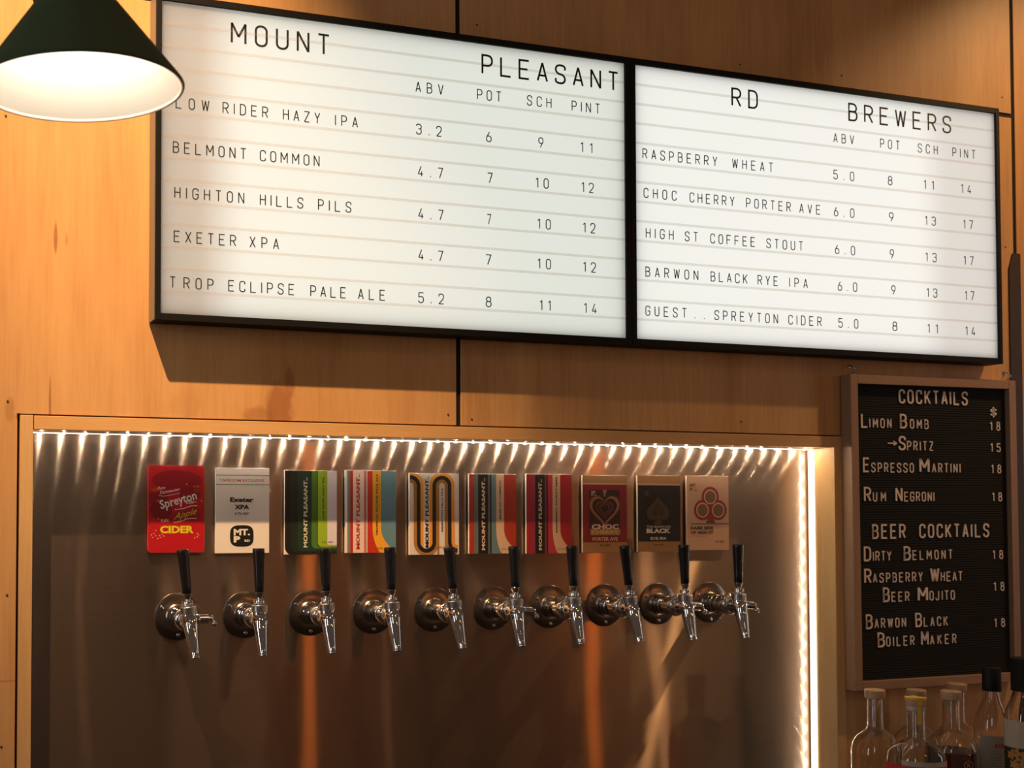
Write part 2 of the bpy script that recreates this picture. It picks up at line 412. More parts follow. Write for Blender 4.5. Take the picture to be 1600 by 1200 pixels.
for x, y in ((45, 19), (9, 181), (12, 627), (700, 648), (737, 655), (745, 39), (1158, 659), (11, 930), (1156, 101), (1315, 118), (1566, 152), (1571, 386), (2, 1167)):
    p = at(x, y, YW); link('nail_head', men, wall, (p.x, YW, p.z))

frame = thing('niche_frame', 'pine timber frame around the recessed steel tap panel', 'frame')
bm = nb(); box(bm, FX0, IX0, -.0665, .0, -1.0, FZ1, .0006); obj('post', bm, M_pine, frame)
bm = nb(); box(bm, IX1, FX1, -.0665, .0, -1.0, FZ1, .0006); obj('post', bm, M_pine, frame)
bm = nb(); box(bm, IX0+.0012, IX1-.0004, -.0665, .0, IZ1, FZ1-.0006, .0006); obj('top_rail', bm, M_pineh, frame)

# stainless splash panel, slightly oil-canned
bm = nb(); NX, NZ = 200, 120; X0, X1, Z0, Z1 = IX0+.0004, IX1-.0004, -1.0, IZ1-.0004
gr = []
def wav(X, Z):
    a = noise.noise(Vector((X*3.1+4.2, Z*2.0+1.7, .3)))*.00085
    a += noise.noise(Vector((X*8.5+9, Z*3.6, 2.3)))*.00022
    a *= min(1, max(0, (.27-Z)/.22))**1.4*min(1, max(0, (1.20-X)/.14))
    return a
for i in range(NX+1):
    gr.append([bm.verts.new((X0+(X1-X0)*i/NX, wav(X0+(X1-X0)*i/NX, Z0+(Z1-Z0)*k/NZ), Z0+(Z1-Z0)*k/NZ)) for k in range(NZ+1)])
uv = bm.loops.layers.uv.new('UVMap')
for i in range(NX):
    for k in range(NZ):
        f = bm.faces.new((gr[i][k], gr[i+1][k], gr[i+1][k+1], gr[i][k+1]))
        for l in f.loops: l[uv].uv = (l.vert.co.x, l.vert.co.z)
steel = obj('steel_panel', bm, M_steel, smooth=True)
tag(steel, 'brushed stainless steel panel recessed in the pine frame behind the taps', 'panel')

# LED strips
M_diode_b = emit('led_diode_glow_side', (1, .84, .62), 330)
def led_strip(label, a, b, nrm, yc, n, cover_w, dm=M_diode):
    t = thing('led_strip', label, 'light strip')
    a, b = Vector(a), Vector(b); d = (b-a).normalized(); nrm = Vector(nrm); L0 = (b-a).length
    # local frame: along d, width along Y, outwards nrm
    def bx(name, s0, s1, y0, y1, n0, n1, m):
        bm = nb()
        vs = [a+d*s+nrm*q for s in (s0, s1) for q in (n0, n1)]
        vv = []
        for s in (s0, s1):
            for y in (y0, y1):
                for q in (n0, n1):
                    v = a+d*s+nrm*q; vv.append(bm.verts.new((v.x, y, v.z)))
        for f in ((0, 1, 3, 2), (4, 6, 7, 5), (0, 4, 5, 1), (2, 3, 7, 6), (0, 2, 6, 4), (1, 5, 7, 3)): bm.faces.new([vv[i] for i in f])
        bmesh.ops.recalc_face_normals(bm, faces=bm.faces[:])
        return bm
    obj('tape', bx('t', 0, L0, yc-.005, yc+.005, 0, .0008, None), M_enamel, t)
    if cover_w: obj('cover', bx('c', 0, L0, yc-cover_w/2, yc+cover_w/2, .0008, .0016, None), M_cover, t)
    me = None
    for i in range(n):
        s = (i+.5)*L0/n
        if me is None:
            bm = bx('d', s-.0014, s+.0014, yc-.0014, yc+.0014, .0016, .0024, None)
            c0 = a+d*s; 
            for v in bm.verts: v.co -= Vector((c0.x, 0, c0.z))
            me = bpy.data.meshes.new('diode'); bm.to_mesh(me); bm.free(); me.materials.append(dm)
        c = a+d*s; link('diode', me, t, (c.x, 0, c.z))
    return t
led_strip('warm white LED strip under the top rail of the steel niche', (IX0+.002, 0, IZ1-.0002), (IX1-.003, 0, IZ1-.0002), (0, 0, -1), -.0150, 44, .008)
led_strip('bright vertical LED strip down the right side of the steel niche', (IX1-.0002, 0, IZ1-.004), (IX1-.0002, 0, -.95), (-1, 0, 0), -.0112, 40, .0145, M_diode_b)

# ---------------------------------------------------------------- menu light boxes
BX0, BW, BG, BZ0, BH, BY = -.0504, .8005, .0203, .4865, .4684, -.0993
def lightbox(x0, label, lit0, lit1, rows, power):
    t = thing('menu_light_box', label, 'menu sign', (x0, -.066, BZ0))
    x1 = x0+BW; lo = .0087 if x0 < 0 else BG/2-.0004; ro = BG/2-.0004 if x0 < 0 else .0087; zo = .0103
    def W(bm): # move to local
        for v in bm.verts: v.co -= Vector((x0, -.066, BZ0))
        return bm
    bm = nb()
    box(bm, x0-lo, x0, -.1035, -.066, BZ0-zo, BZ0+BH+zo, .0007)
    box(bm, x1, x1+ro, -.1035, -.066, BZ0-zo, BZ0+BH+zo, .0007)
    box(bm, x0, x1, -.1033, -.066, BZ0-zo, BZ0, .0004)
    box(bm, x0, x1, -.1033, -.066, BZ0+BH, BZ0+BH+zo, .0004)
    obj('frame', W(bm), M_black, t)
    if x0 < 0:
        bm = nb(); box(bm, x0-lo-.0012, x0-lo, -.1015, -.066, BZ0-zo+.0005, BZ0+BH+zo-.0005); obj('lit_side_sheet', W(bm), M_litside, t)  # thin sheet whose lighter colour imitates light on the black frame's side
    bm = nb(); box(bm, x0, x1, -.0675, -.0661, BZ0, BZ0+BH); obj('back_tray', W(bm), M_tray, t)
    bm = nb(); vs = [bm.verts.new(v) for v in ((x0, BY, BZ0), (x1, BY, BZ0), (x1, BY, BZ0+BH), (x0, BY, BZ0+BH))]; bm.faces.new(vs)
    obj('opal_panel', W(bm), M_opal, t)
    for k in range(1, 14):
        z = BZ0+BH*k/14; bm = nb(); box(bm, x0+.0008, x1-.0008, BY-.0022, BY-.0006, z-.0019, z+.0019, 0); obj('letter_rail', W(bm), M_rail, t)
    def tubes(a, b, pw, col, dy=0):
        l = light('backlight_tubes', 'AREA', ((a+b)/2, -.0905+dy, BZ0+BH/2), pw*(b-a), col, None, shape='RECTANGLE', size=b-a, size_y=BH-.004)
        l.rotation_euler = (radians(-90), 0, 0)
    tubes(x0+.002, x1-.002, power*(.36 if x0 < 0 else .70), (1, .87, .76) if x0 < 0 else (1, .95, .92))
    for j in (-.024, -.008, .008, .024):
        tubes(lit0+(j if x0 < 0 else .002), lit1+(j if x0 > 0 else -.002), power*(.088 if x0 < 0 else .060), (.80, .965, .96) if x0 < 0 else (.90, 1, 1), .0045+j*.11)
    for (wx0, wy, H, words) in rows:
        base = at(wx0, wy, BY).z
        for txt, a, b in words:
            xa = at(a, wy, BY).x; xb = at(b, wy+(b-a)*.1, BY).x
            xa = at_x(a); xb = at_x(b)
            word(txt, xa-x0, xb-x0, base-BZ0, H, BY-.0008+.066, t, M_letter, w=.46 if H < .03 else .52, sw=.095 if H < .03 else .10, th=.01)
    return t
def at_x(x): return at(x, 300, BY).x
h1, h2 = .0175, .0335
r1 = [(360, 68, h2, [('MOUNT', 359.5, 515)]), (752.5, 116.3, h2, [('PLEASANT', 752.5, 967)]),
 (649, 144, h1, [('ABV', 649, 693), ('POT', 745.5, 783.5), ('SCH', 823.5, 862), ('PINT', 893.5, 938)]),
 (273.5, 169.3, h1, [('LOW', 273.5, 326.5), ('RIDER', 347, 418.5), ('HAZY', 441.5, 500), ('IPA', 523, 559), ('3.2', 650, 690), ('6', 759.5, 768), ('9', 841, 849), ('11', 907, 925.5)]),
 (269.5, 238.8, h1, [('BELMONT', 269.5, 384.5), ('COMMON', 405.5, 499), ('4.7', 652.5, 692), ('7', 761, 769.5), ('10', 836.5, 857), ('12', 908, 927.5)]),
 (272, 309.6, h1, [('HIGHTON', 272, 381.5), ('HILLS', 405.7, 473.6), ('PILS', 496.5, 548.7), ('4.7', 653, 692.5), ('7', 760, 767), ('10', 839, 860), ('12', 910, 929.5)]),
 (271.5, 378.4, h1, [('EXETER', 271.5, 369), ('XPA', 389.8, 436), ('4.7', 653, 692), ('7', 758, 767), ('10', 839, 860), ('12', 910, 930)]),
 (265.5, 450, h1, [('T', 265.5, 275), ('ROP', 287, 334), ('ECLIPSE', 356.8, 460), ('PALE', 484.6, 540.5), ('ALE', 559, 601.5), ('5.2', 653, 693), ('8', 758, 767), ('11', 842, 859), ('14', 911, 931)])]
r2 = [(1143.6, 166.3, h2, [('RD', 1143.6, 1185)]), (1326.4, 189.2, h2, [('BREWERS', 1326.4, 1487)]),
 (1302, 222.6, h1, [('ABV', 1302.5, 1335), ('POT', 1375.6, 1406.4), ('SCH', 1434.5, 1465.6), ('PINT', 1488.5, 1524.4)]),
 (1003.6, 247.8, h1, [('RASPBERRY', 1003.8, 1120.6), ('WHEAT', 1143.8, 1208), ('5.0', 1302, 1334.4), ('8', 1387, 1394), ('11', 1443, 1458.6), ('14', 1501, 1517)]),
 (1005, 309.2, h1, [('CHOC', 1005, 1056.5), ('CHERRY', 1076.8, 1147), ('PORTER', 1165, 1235), ('AVE', 1248, 1281), ('6.0', 1302, 1334), ('9', 1388, 1395), ('13', 1444, 1461), ('17', 1503.5, 1519)]),
 (1008, 371.8, h1, [('HIGH', 1008, 1051.6), ('ST', 1069, 1089.6), ('COFFEE', 1108.7, 1178.5), ('STOUT', 1196, 1253.4), ('6.0', 1303, 1334.4), ('9', 1388.4, 1395), ('13', 1444, 1461.4), ('17', 1503.4, 1519)]),
 (1007, 432.3, h1, [('BARWON', 1007, 1089.6), ('BLACK', 1108.7, 1166.3), ('RYE', 1181.8, 1213.6), ('IPA', 1231, 1260), ('6.0', 1306.6, 1337), ('9', 1390, 1396.6), ('13', 1445, 1461.6), ('17', 1504.4, 1519.4)]),
 (1006.5, 493.4, h1, [('GUEST', 1006.5, 1071), ('..', 1083, 1099), ('SPREYTON', 1114, 1213), ('CIDER', 1229, 1281), ('5.0', 1307, 1338), ('8', 1391, 1398.6), ('11', 1445.6, 1461.6), ('14', 1504.4, 1520)])]
lightbox(BX0, 'backlit white menu board with five beers, left half of the sign beside the green lamp', at_x(345), BX0+BW+.0, r1, 2.3)
lightbox(BX0+BW+BG, 'backlit white menu board, right half of the sign above the letterboard', BX0+BW+BG, at_x(1458), r2, 1.9)

# ---------------------------------------------------------------- green cone lamps
def cone_lamp(label, X, Y, Z, R, tilt, watts, group=None):
    t = thing('pendant_lamp', label, 'lamp', (X, Y, Z), group)
    sh = bpy.data.objects.new('lamp_head', None)
    rot = Matrix.Rotation(tilt, 4, 'Y')
    H = R*.96
    po = [(R*1.0, 0), (R*.995, .004), (R*.30, H), (R*.26, H+.012), (R*.20, H+.03), (R*.16, H+.06), (.010, H+.066)]
    bm = nb(); lathe(bm, po, 72, 'Z', rot, cap=False); obj('lamp_shade', bm, M_green, t, True)
    pi_ = [(R*.992, .0006), (R*.965, .0035), (R*.285, H-.003), (R*.02, H+.010)]
    bm = nb(); lathe(bm, pi_, 72, 'Z', rot, cap=False); 
    inner = obj('shade_lining', bm, M_enamel, t, True)
    bm = nb(); n = 72
    pts = [rot @ Vector((R*cos(2*pi*i/n), R*sin(2*pi*i/n), 0)) for i in range(n)]
    rings = []
    for i in range(n):
        c = pts[i]; rad = (rot @ Vector((cos(2*pi*i/n), sin(2*pi*i/n), 0))); up = rot @ Vector((0, 0, 1))
        rings.append([bm.verts.new(c+.0020*(cos(a)*rad+sin(a)*up)) for a in [2*pi*k/8 for k in range(8)]])
    for i in range(n):
        a, b = rings[i], rings[(i+1) % n]
        for k in range(8): bm.faces.new((a[k], a[(k+1) % 8], b[(k+1) % 8], b[k])).material_index = 1 if k in (0, 1, 6, 7) else 0
    bmesh.ops.recalc_face_normals(bm, faces=bm.faces[:])
    obj('rolled_rim', bm, [M_enamel, M_green], t, True)
    bm = nb(); lathe(bm, [(.004, .0), (.018, .004), (.028, .018), (.030, .032), (.024, .048), (.014, .060), (.013, .075)], 24, 'Z', rot @ Matrix.Translation((0, 0, R*.46)))
    obj('bulb', bm, M_bulb, t, True)
    top = rot @ Vector((0, 0, H+.06))
    bm = nb(); tube(bm, [top+Vector((0, 0, -.004)), top+Vector((0, 0, .4)), top+Vector((0, 0, .9))], .0035, 10); obj('cord', bm, M_black, t, True)
    l = light('lamp_bulb_light', 'POINT', (X+(rot @ Vector((0, 0, .026))).x, Y, Z+.040), watts, (1, .85, .66), shadow_soft_size=.020)
    return t
_l = at(126.3, 138, -.62)
cone_lamp('hanging green enamel cone lamp with glowing white lining, left of the menu sign', _l.x, -.62, _l.z, .1030, radians(-3), .75)

_p = at(73, -12, YW)
cb = thing('cable_outlet', 'black round cable outlet on the plywood behind the green lamp', 'outlet', (_p.x, YW-.0002, _p.z))
bm = nb(); lathe(bm, [(.0240, 0), (.0240, .010), (.022, .013), (.012, .014)], 36, 'Y'); obj('cover', bm, M_black, cb, True)
bm = nb(); lathe(bm, [(.009, .0135), (.009, .024), (.006, .026)], 20, 'Y'); obj('cable_gland', bm, M_knurl, cb, True)

# ---------------------------------------------------------------- letterboard
LB = thing('letterboard', 'oak framed black letterboard listing cocktails, hung below the menu sign', 'letterboard', (1.2338, -.0668, -.1285), rot=(0, radians(-.32), 0))
LW, LH, LD, LF = .3950, .5735, .0235, .0165
bm = nb(); box(bm, 0, LF, -LD, 0, 0, LH, .0008); obj('side_rail', bm, M_boardwood, LB)
bm = nb(); box(bm, LW-LF, LW, -LD, 0, 0, LH, .0008); obj('side_rail', bm, M_boardwood, LB)
bm = nb(); box(bm, LF+.0002, LW-LF-.0002, -LD+.0003, 0, 0, LF, .0006); obj('bottom_rail', bm, M_boardwoodh, LB)
bm = nb(); box(bm, LF+.0002, LW-LF-.0002, -LD+.0003, 0, LH-LF, LH, .0006); obj('top_rail', bm, M_boardwoodh, LB)
bm = nb(); box(bm, LF, LW-LF, -.0125, -.001, LF, LH-LF); obj('felt_panel', bm, M_felt, LB)
bm = nb()
n = int((LH-2*LF)/.0045)
for k in range(n):
    z = LF+.001+k*.0045; box(bm, LF+.0002, LW-LF-.0002, -.0140, -.0125, z, z+.0032)
rb = obj('felt_ribs', bm, M_felt, LB); rb['kind'] = 'stuff'
FY = -.0142; inv = None
bpy.context.view_layer.update(); inv = LB.matrix_world.inverted()
def lbw(txt, x0, x1, yb, hpx, first=None):
    pa = inv @ at(x0, yb, LB.location.y+FY); pb = inv @ at(x1, yb, LB.location.y+FY)
    s = .00118*hpx
    word(txt, pa.x, pb.x, pa.z, s, FY, LB, M_chalk, w=.42, sw=.12, th=.05, first=first)
big = 1.42
for a in [('COCKTAILS', 1404, 1511.5, 630.5, 22.5), ('$', 1547.5, 1556.5, 651, 14.5),
    ('L', 1345, 1355.5, 668.6, 23), ('IMON', 1358, 1392.6, 668.6, 15.5), ('B', 1406, 1416.5, 669.5, 23), ('OMB', 1421.5, 1450.6, 670, 15.5), ('18', 1546.6, 1562.4, 673, 14.8),
    ('>', 1386.4, 1401, 700.5, 16), ('S', 1404, 1414.6, 703.6, 22.5), ('PRITZ', 1417, 1458, 704.2, 15.5), ('15', 1547.4, 1563, 706.5, 14.8),
    ('E', 1348, 1358, 738, 23), ('SPRESSO', 1361, 1427.6, 738.3, 15.5), ('M', 1436.6, 1451.4, 738.3, 22.5), ('ARTINI', 1456, 1500.4, 738.8, 15.5), ('18', 1548.6, 1564, 740, 14.8),
    ('R', 1349.6, 1360.4, 784, 23), ('UM', 1363.6, 1384, 784, 15.5), ('N', 1399, 1409.6, 784, 22.5), ('EGRONI', 1412.5, 1459.6, 783.8, 15.5), ('18', 1550, 1565.4, 783.6, 14.8),
    ('BEER', 1362.4, 1414.4, 842.2, 23), ('COCKTAILS', 1436, 1545, 841, 22.5),
    ('D', 1349.4, 1360.4, 877.2, 23), ('IRTY', 1363.6, 1392.4, 877, 15.5), ('B', 1411.6, 1422.4, 876, 22.5), ('ELMONT', 1425.6, 1488, 875.2, 15.5), ('18', 1551, 1567, 874, 14.8),
    ('R', 1350, 1361, 912, 23), ('ASPBERRY', 1363.6, 1441.4, 911, 15.5), ('W', 1453.4, 1467, 909.6, 22.5), ('HEAT', 1469.6, 1503.6, 908.6, 15.5), ('18', 1552.4, 1569, 923.8, 14.8),
    ('B', 1379.4, 1389.6, 941, 23), ('EER', 1392.6, 1420.6, 940.4, 15.5), ('M', 1434, 1449, 939.4, 22.5), ('OJITO', 1452, 1491.6, 938.6, 15.5),
    ('B', 1352.4, 1363, 983.2, 23), ('ARWON', 1366, 1415.4, 982, 15.5), ('B', 1430, 1440, 980, 22.5), ('LACK', 1443, 1480.6, 979.4, 15.5), ('18', 1553.4, 1570, 980.4, 14.8),
    ('B', 1371, 1382, 1011.6, 23), ('OILER', 1384.4, 1428.6, 1010.4, 15.5), ('M', 1439, 1450.4, 1008.4, 22.5), ('AKER', 1453, 1494, 1007.4, 15.5)]:
    lbw(*a)
for x, y in ((1331, 572), (1573, 582)):
    p = at(x, y, -.070); t = thing('picture_hook', 'small metal hanging hook above the letterboard %s corner' % ('left' if x < 1400 else 'right'), 'hook', (p.x, -.064, p.z))
    bm = nb(); tube(bm, [(0, 0, 0), (0, -.006, 0), (.001, -.010, -.003), (.003, -.011, -.007), (.001, -.010, -.012), (-.002, -.007, -.014)], .0013, 8); obj('hook_wire', bm, M_knurl, t, True)
    bm = nb(); lathe(bm, [(.004, 0), (.0035, .0015), (.001, .002)], 12, 'Y'); obj('screw_plate', bm, M_knurl, t, True)

up = thing('shadow_strip', 'dark strip in place of a cast shadow on the wall behind the letterboard right edge', 'shadow strip', (1.643, YW, -.9))  # dark board shaped and coloured to stand in for a shadow on the wall
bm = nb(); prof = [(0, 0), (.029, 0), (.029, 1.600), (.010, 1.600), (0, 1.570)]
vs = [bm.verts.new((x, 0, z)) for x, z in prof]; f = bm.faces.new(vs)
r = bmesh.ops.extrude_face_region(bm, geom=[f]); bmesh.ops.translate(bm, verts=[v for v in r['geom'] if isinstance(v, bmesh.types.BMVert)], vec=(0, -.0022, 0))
bmesh.ops.recalc_face_normals(bm, faces=bm.faces[:]); obj('shadow_board', bm, M_darkwood_shadow, up)

# ---------------------------------------------------------------- printed tap cards
_cm = {}
def cm(c, rough=.42):
    k = (c, rough)
    if k not in _cm: _cm[k] = mat('print_%d_%d_%d' % c, srgb(*c), rough)
    return _cm[k]
class Print:
    def __init__(s, w, h): s.bm = nb(); s.ms = []; s.w, s.h = w, h
    def mi(s, c):
        m = cm(c)
        if m not in s.ms: s.ms.append(m)
        return s.ms.index(m)
    def poly(s, pts, c, l):
        """clip to the card by clamping"""
        q = []
        for x, y in pts:
            p = (min(max(x, 0), s.w), min(max(y, 0), s.h))
            if not q or (abs(q[-1][0]-p[0])+abs(q[-1][1]-p[1])) > 1e-4: q.append(p)
        if abs(q[0][0]-q[-1][0])+abs(q[0][1]-q[-1][1]) < 1e-4: q.pop()
        if len(q) < 3: return
        f = s.bm.faces.new([s.bm.verts.new((x/1000, -l*.00010, y/1000)) for x, y in q]); f.material_index = s.mi(c)
    def rect(s, x0, y0, x1, y1, c, l): s.poly([(x0, y0), (x1, y0), (x1, y1), (x0, y1)], c, l)
    def rrect(s, x0, y0, x1, y1, r, c, l):
        pts = []
        rs = r if isinstance(r, (list, tuple)) else [r]*4
        for cx, cy, a0, rr in ((x0+rs[0], y0+rs[0], pi, rs[0]), (x1-rs[1], y0+rs[1], 1.5*pi, rs[1]), (x1-rs[2], y1-rs[2], 0, rs[2]), (x0+rs[3], y1-rs[3], .5*pi, rs[3])):
            for k in range(7): a = a0+k*pi/12; pts.append((cx+rr*cos(a), cy+rr*sin(a)))
        s.poly(pts, c, l)
    def disc(s, x, y, r, c, l, n=28, ry=None): s.poly([(x+r*cos(2*pi*k/n), y+(ry or r)*sin(2*pi*k/n)) for k in range(n)], c, l)
    def line(s, pts, wd, c, l, closed=False):
        k = len(s.bm.faces); s.bm.faces.ensure_lookup_table()
        pts = [Vector(p) for p in pts]
        def T(x, y): return (min(max(x, 0), s.w)/1000, -l*.00010, min(max(y, 0), s.h)/1000)
        ribbon(s.bm, pts, wd, closed, T=T, mi=s.mi(c))
    def text(s, txt, x, y, hgt, c, l, rot=0, bold=0, xs=1, shear=0, width=None, align='LEFT'):
        """built-in face; hgt = cap height in mm; (x, y) = baseline start; width = fitted run in mm"""
        cu = bpy.data.curves.new('t', 'FONT'); cu.body = txt; cu.offset = bold; cu.shear = shear; cu.resolution_u = 2
        o = bpy.data.objects.new('t', cu); C.objects.link(o); bpy.context.view_layer.update()
        me = bpy.data.meshes.new_from_object(o.evaluated_get(bpy.context.evaluated_depsgraph_get()))
        k = hgt/.729
        if len(me.vertices) == 0: return
        mx = max(v.co.x for v in me.vertices); mn = min(v.co.x for v in me.vertices)
        if width: xs = width/((mx-mn)*k)
        ca, sa = cos(rot), sin(rot); vs = []
        off = {'LEFT': mn, 'CENTER': (mx+mn)/2, 'RIGHT': mx}[align]
        for v in me.vertices:
            u, w_ = (v.co.x-off)*k*xs, v.co.y*k
            vs.append(s.bm.verts.new(((x+u*ca-w_*sa)/1000, -l*.00010, (y+u*sa+w_*ca)/1000)))
        i = s.mi(c)
        for p in me.polygons:
            try: s.bm.faces.new([vs[j] for j in p.vertices]).material_index = i
            except ValueError: pass
        bpy.data.objects.remove(o); bpy.data.curves.remove(cu); bpy.data.meshes.remove(me)
WH, BK = (232, 224, 214), (22, 24, 24)
def d_red(p):
    W_, H = p.w, p.h
    p.rrect(0, 0, W_, H, 5, (176, 18, 32), 1)
    # darker cloudy artwork in the upper part
    for x, y, rx, ry, c in ((15, 84, 16, 12, (128, 10, 24)), (45, 112, 40, 16, (140, 10, 26)), (20, 66, 18, 15, (120, 10, 24)), (66, 92, 18, 14, (134, 12, 26)), (70, 60, 14, 10, (150, 14, 28)), (45, 56, 22, 6, (150, 14, 28))):
        p.disc(x, y, rx, c, 1.5+random.random()*.6, 24, ry)
    p.poly([(3, 98), (14, 100), (20, 96), (8, 93)], (190, 60, 30), 2.4)
    p.poly([(70, 98), (80, 99), (84, 95), (74, 94)], (170, 40, 26), 2.4)
    p.text('Pure', 14, 97, 4.4, WH, 3, .12, .01, shear=.5, width=13)
    p.text('Tasmanian', 18, 90, 4.4, WH, 3, .2, .01, shear=.5, width=33)
    p.text('Spreyton', 20, 67, 14, WH, 3, .27, .018, width=60)
    p.line([(16, 88), (24, 87), (34, 88.5), (50, 92)], .6, WH, 3)
    p.text('Cider', 60, 75, 4.6, WH, 3, .12, .01, shear=.5, width=15)
    p.line([(42, 66), (56, 68), (68, 72), (78, 72.5)], 1.0, WH, 3)
    p.text('Apple', 40, 50, 9.5, (178, 176, 40), 3, .27, .004, shear=.6, width=40)
    p.line([(40, 46), (52, 48), (62, 52), (77, 52.5)], 1.0, WH, 3)
    p.text('5.0%', 20, 47, 4.6, WH, 3, 0, 0, width=12)
    p.text('CIDER', 18.5, 30, 11, (214, 196, 40), 3, 0, .045, width=54)
    for x, y in ((5, 27), (9, 29), (7, 23), (12, 25.5), (15, 21), (18, 26), (19, 23), (22, 28), (24.5, 25), (12, 34), (74, 22), (78, 23.5), (80, 26.5), (78, 29), (76, 78), (85, 80), (15, 80), (16, 52), (61, 106)):
        p.poly([(x-1.3, y-.2), (x, y-.8), (x+1.4, y+.3), (x, y+.9)], (240, 196, 110), 3)
    for k in range(5): p.line([(73+k*1.6, 101), (71.5+k*2.4, 104+.8*(k == 2))], .45, (190, 180, 50), 3)
def d_white(p):
    p.rect(0, 0, p.w, p.h, WH, 1)
    p.rect(0, 122.6, p.w, 123.6, (60, 70, 55), 2); p.rect(0, 107.8, p.w, 108.8, (60, 70, 55), 2)
    p.text('TAPROOM EXCLUSIVE', 43, 113, 4.2, (200, 80, 45), 2, 0, .02, width=74, align='CENTER')
    p.text('Exeter', 43, 81, 7.2, BK, 2, 0, .045, width=39, align='CENTER')
    p.text('XPA', 43, 69.5, 7.0, BK, 2, 0, .045, width=24, align='CENTER')
    p.text('4.7% ABV', 43, 60.5, 4.2, BK, 2, 0, .01, width=24, align='CENTER')
    p.poly([(43+19.5*math.copysign(abs(cos(a))**.62, cos(a)), 27+17*math.copysign(abs(sin(a))**.62, sin(a))) for a in [2*pi*k/48 for k in range(48)]], BK, 2)
    p.text('MT.', 29.5, 28.5, 9.6, WH, 3, 0, .045, width=27); p.text('P', 29.5, 17.5, 9, WH, 3, 0, .06, width=11); p.text('RD', 47.5, 17.8, 3.4, WH, 3, 0, .04, width=9)
def stripes(p, segs, l=2):
    for x0, x1, c in segs: p.rect(x0, 0, x1, p.h, c, l)
def brand(p, x, y0, y1, hgt, c, l=5): p.text('MOUNT PLEASANT..', x, y0, hgt, c, l, pi/2, .036, width=y1-y0)
def d_green(p):
    p.rect(0, 0, p.w, p.h, (24, 26, 24), 1)
    p.poly([(0, 0), (7, 0), (4, 2.5), (1.5, 6), (0, 11)], (228, 214, 206), 3)
    p.rrect(11, 3, p.w+20, p.h+20, 12, (40, 44, 34), 2); p.rrect(12, 3.6, p.w+20, p.h+20, 12, (26, 40, 30), 2.4)
    p.rrect(22, 5, p.w+20, p.h+20, 10, (30, 58, 42), 3)
    p.rrect(45.5, 9, p.w+20, p.h+20, 8, (74, 118, 48), 4); p.rrect(55.2, 11.2, p.w+20, p.h+20, 7, BK, 5); p.rrect(56.2, 12, p.w+20, p.h+20, 6.5, (150, 184, 44), 6)
    p.rrect(72.5, 15, p.w+20, p.h+20, 3, (222, 214, 222), 7)
    p.rect(38, 6, 38.6, p.h, (34, 68, 46), 3.5)
    brand(p, 38, 11, 124, 6.4, (214, 214, 190), 8)
    p.text('LOW RIDER HAZY IPA', 67, 54, 2.8, BK, 8, pi/2, .03, width=71)
    p.text('3.2% ABV', 63, 18, 3, BK, 9, 0, 0, width=20)
def sweep(x0, x1, yb, xe0, ye0, xe1, ye1):
    """stripe x0..x1 that curves right at the bottom"""
    L_ = [(x0, 200)]; R_ = [(x1, 200)]
    for k in range(9):
        t = k/8; L_.append((x0+(xe0-x0)*t**2.2, yb+(ye0-yb)*t)); R_.append((x1+(xe1-x1)*t**2.0, yb+(ye1-yb)*t))
    return L_+R_[::-1]
def d_trop(p):
    p.rect(0, 0, p.w, p.h, (196, 52, 36), 1)
    stripes(p, [(0, 3, WH), (3, 8, (112, 132, 132)), (8, 13, (180, 44, 34)), (13, 32.5, (232, 206, 192)), (34, 34.8, (232, 206, 192)), (36.5, 38.2, (238, 222, 210))])
    p.rect(34.8, 0, 36.5, p.h, (120, 34, 28), 2)
    p.poly(sweep(47.5, 120, 42, 62, -3, 130, -3), (234, 170, 52), 3)
    p.poly(sweep(62.5, 120, 42, 88, 2, 130, 2), (98, 138, 152), 4)
    brand(p, 24.5, 6, 129, 6.0, (190, 46, 38)); p.text('TROPICAL ECLIPSE PALE ALE', 56.5, 28, 3.0, BK, 6, pi/2, .03, width=101); p.text('5.2% ABV', 56, 5.5, 3.2, BK, 6, 0, 0, width=20)
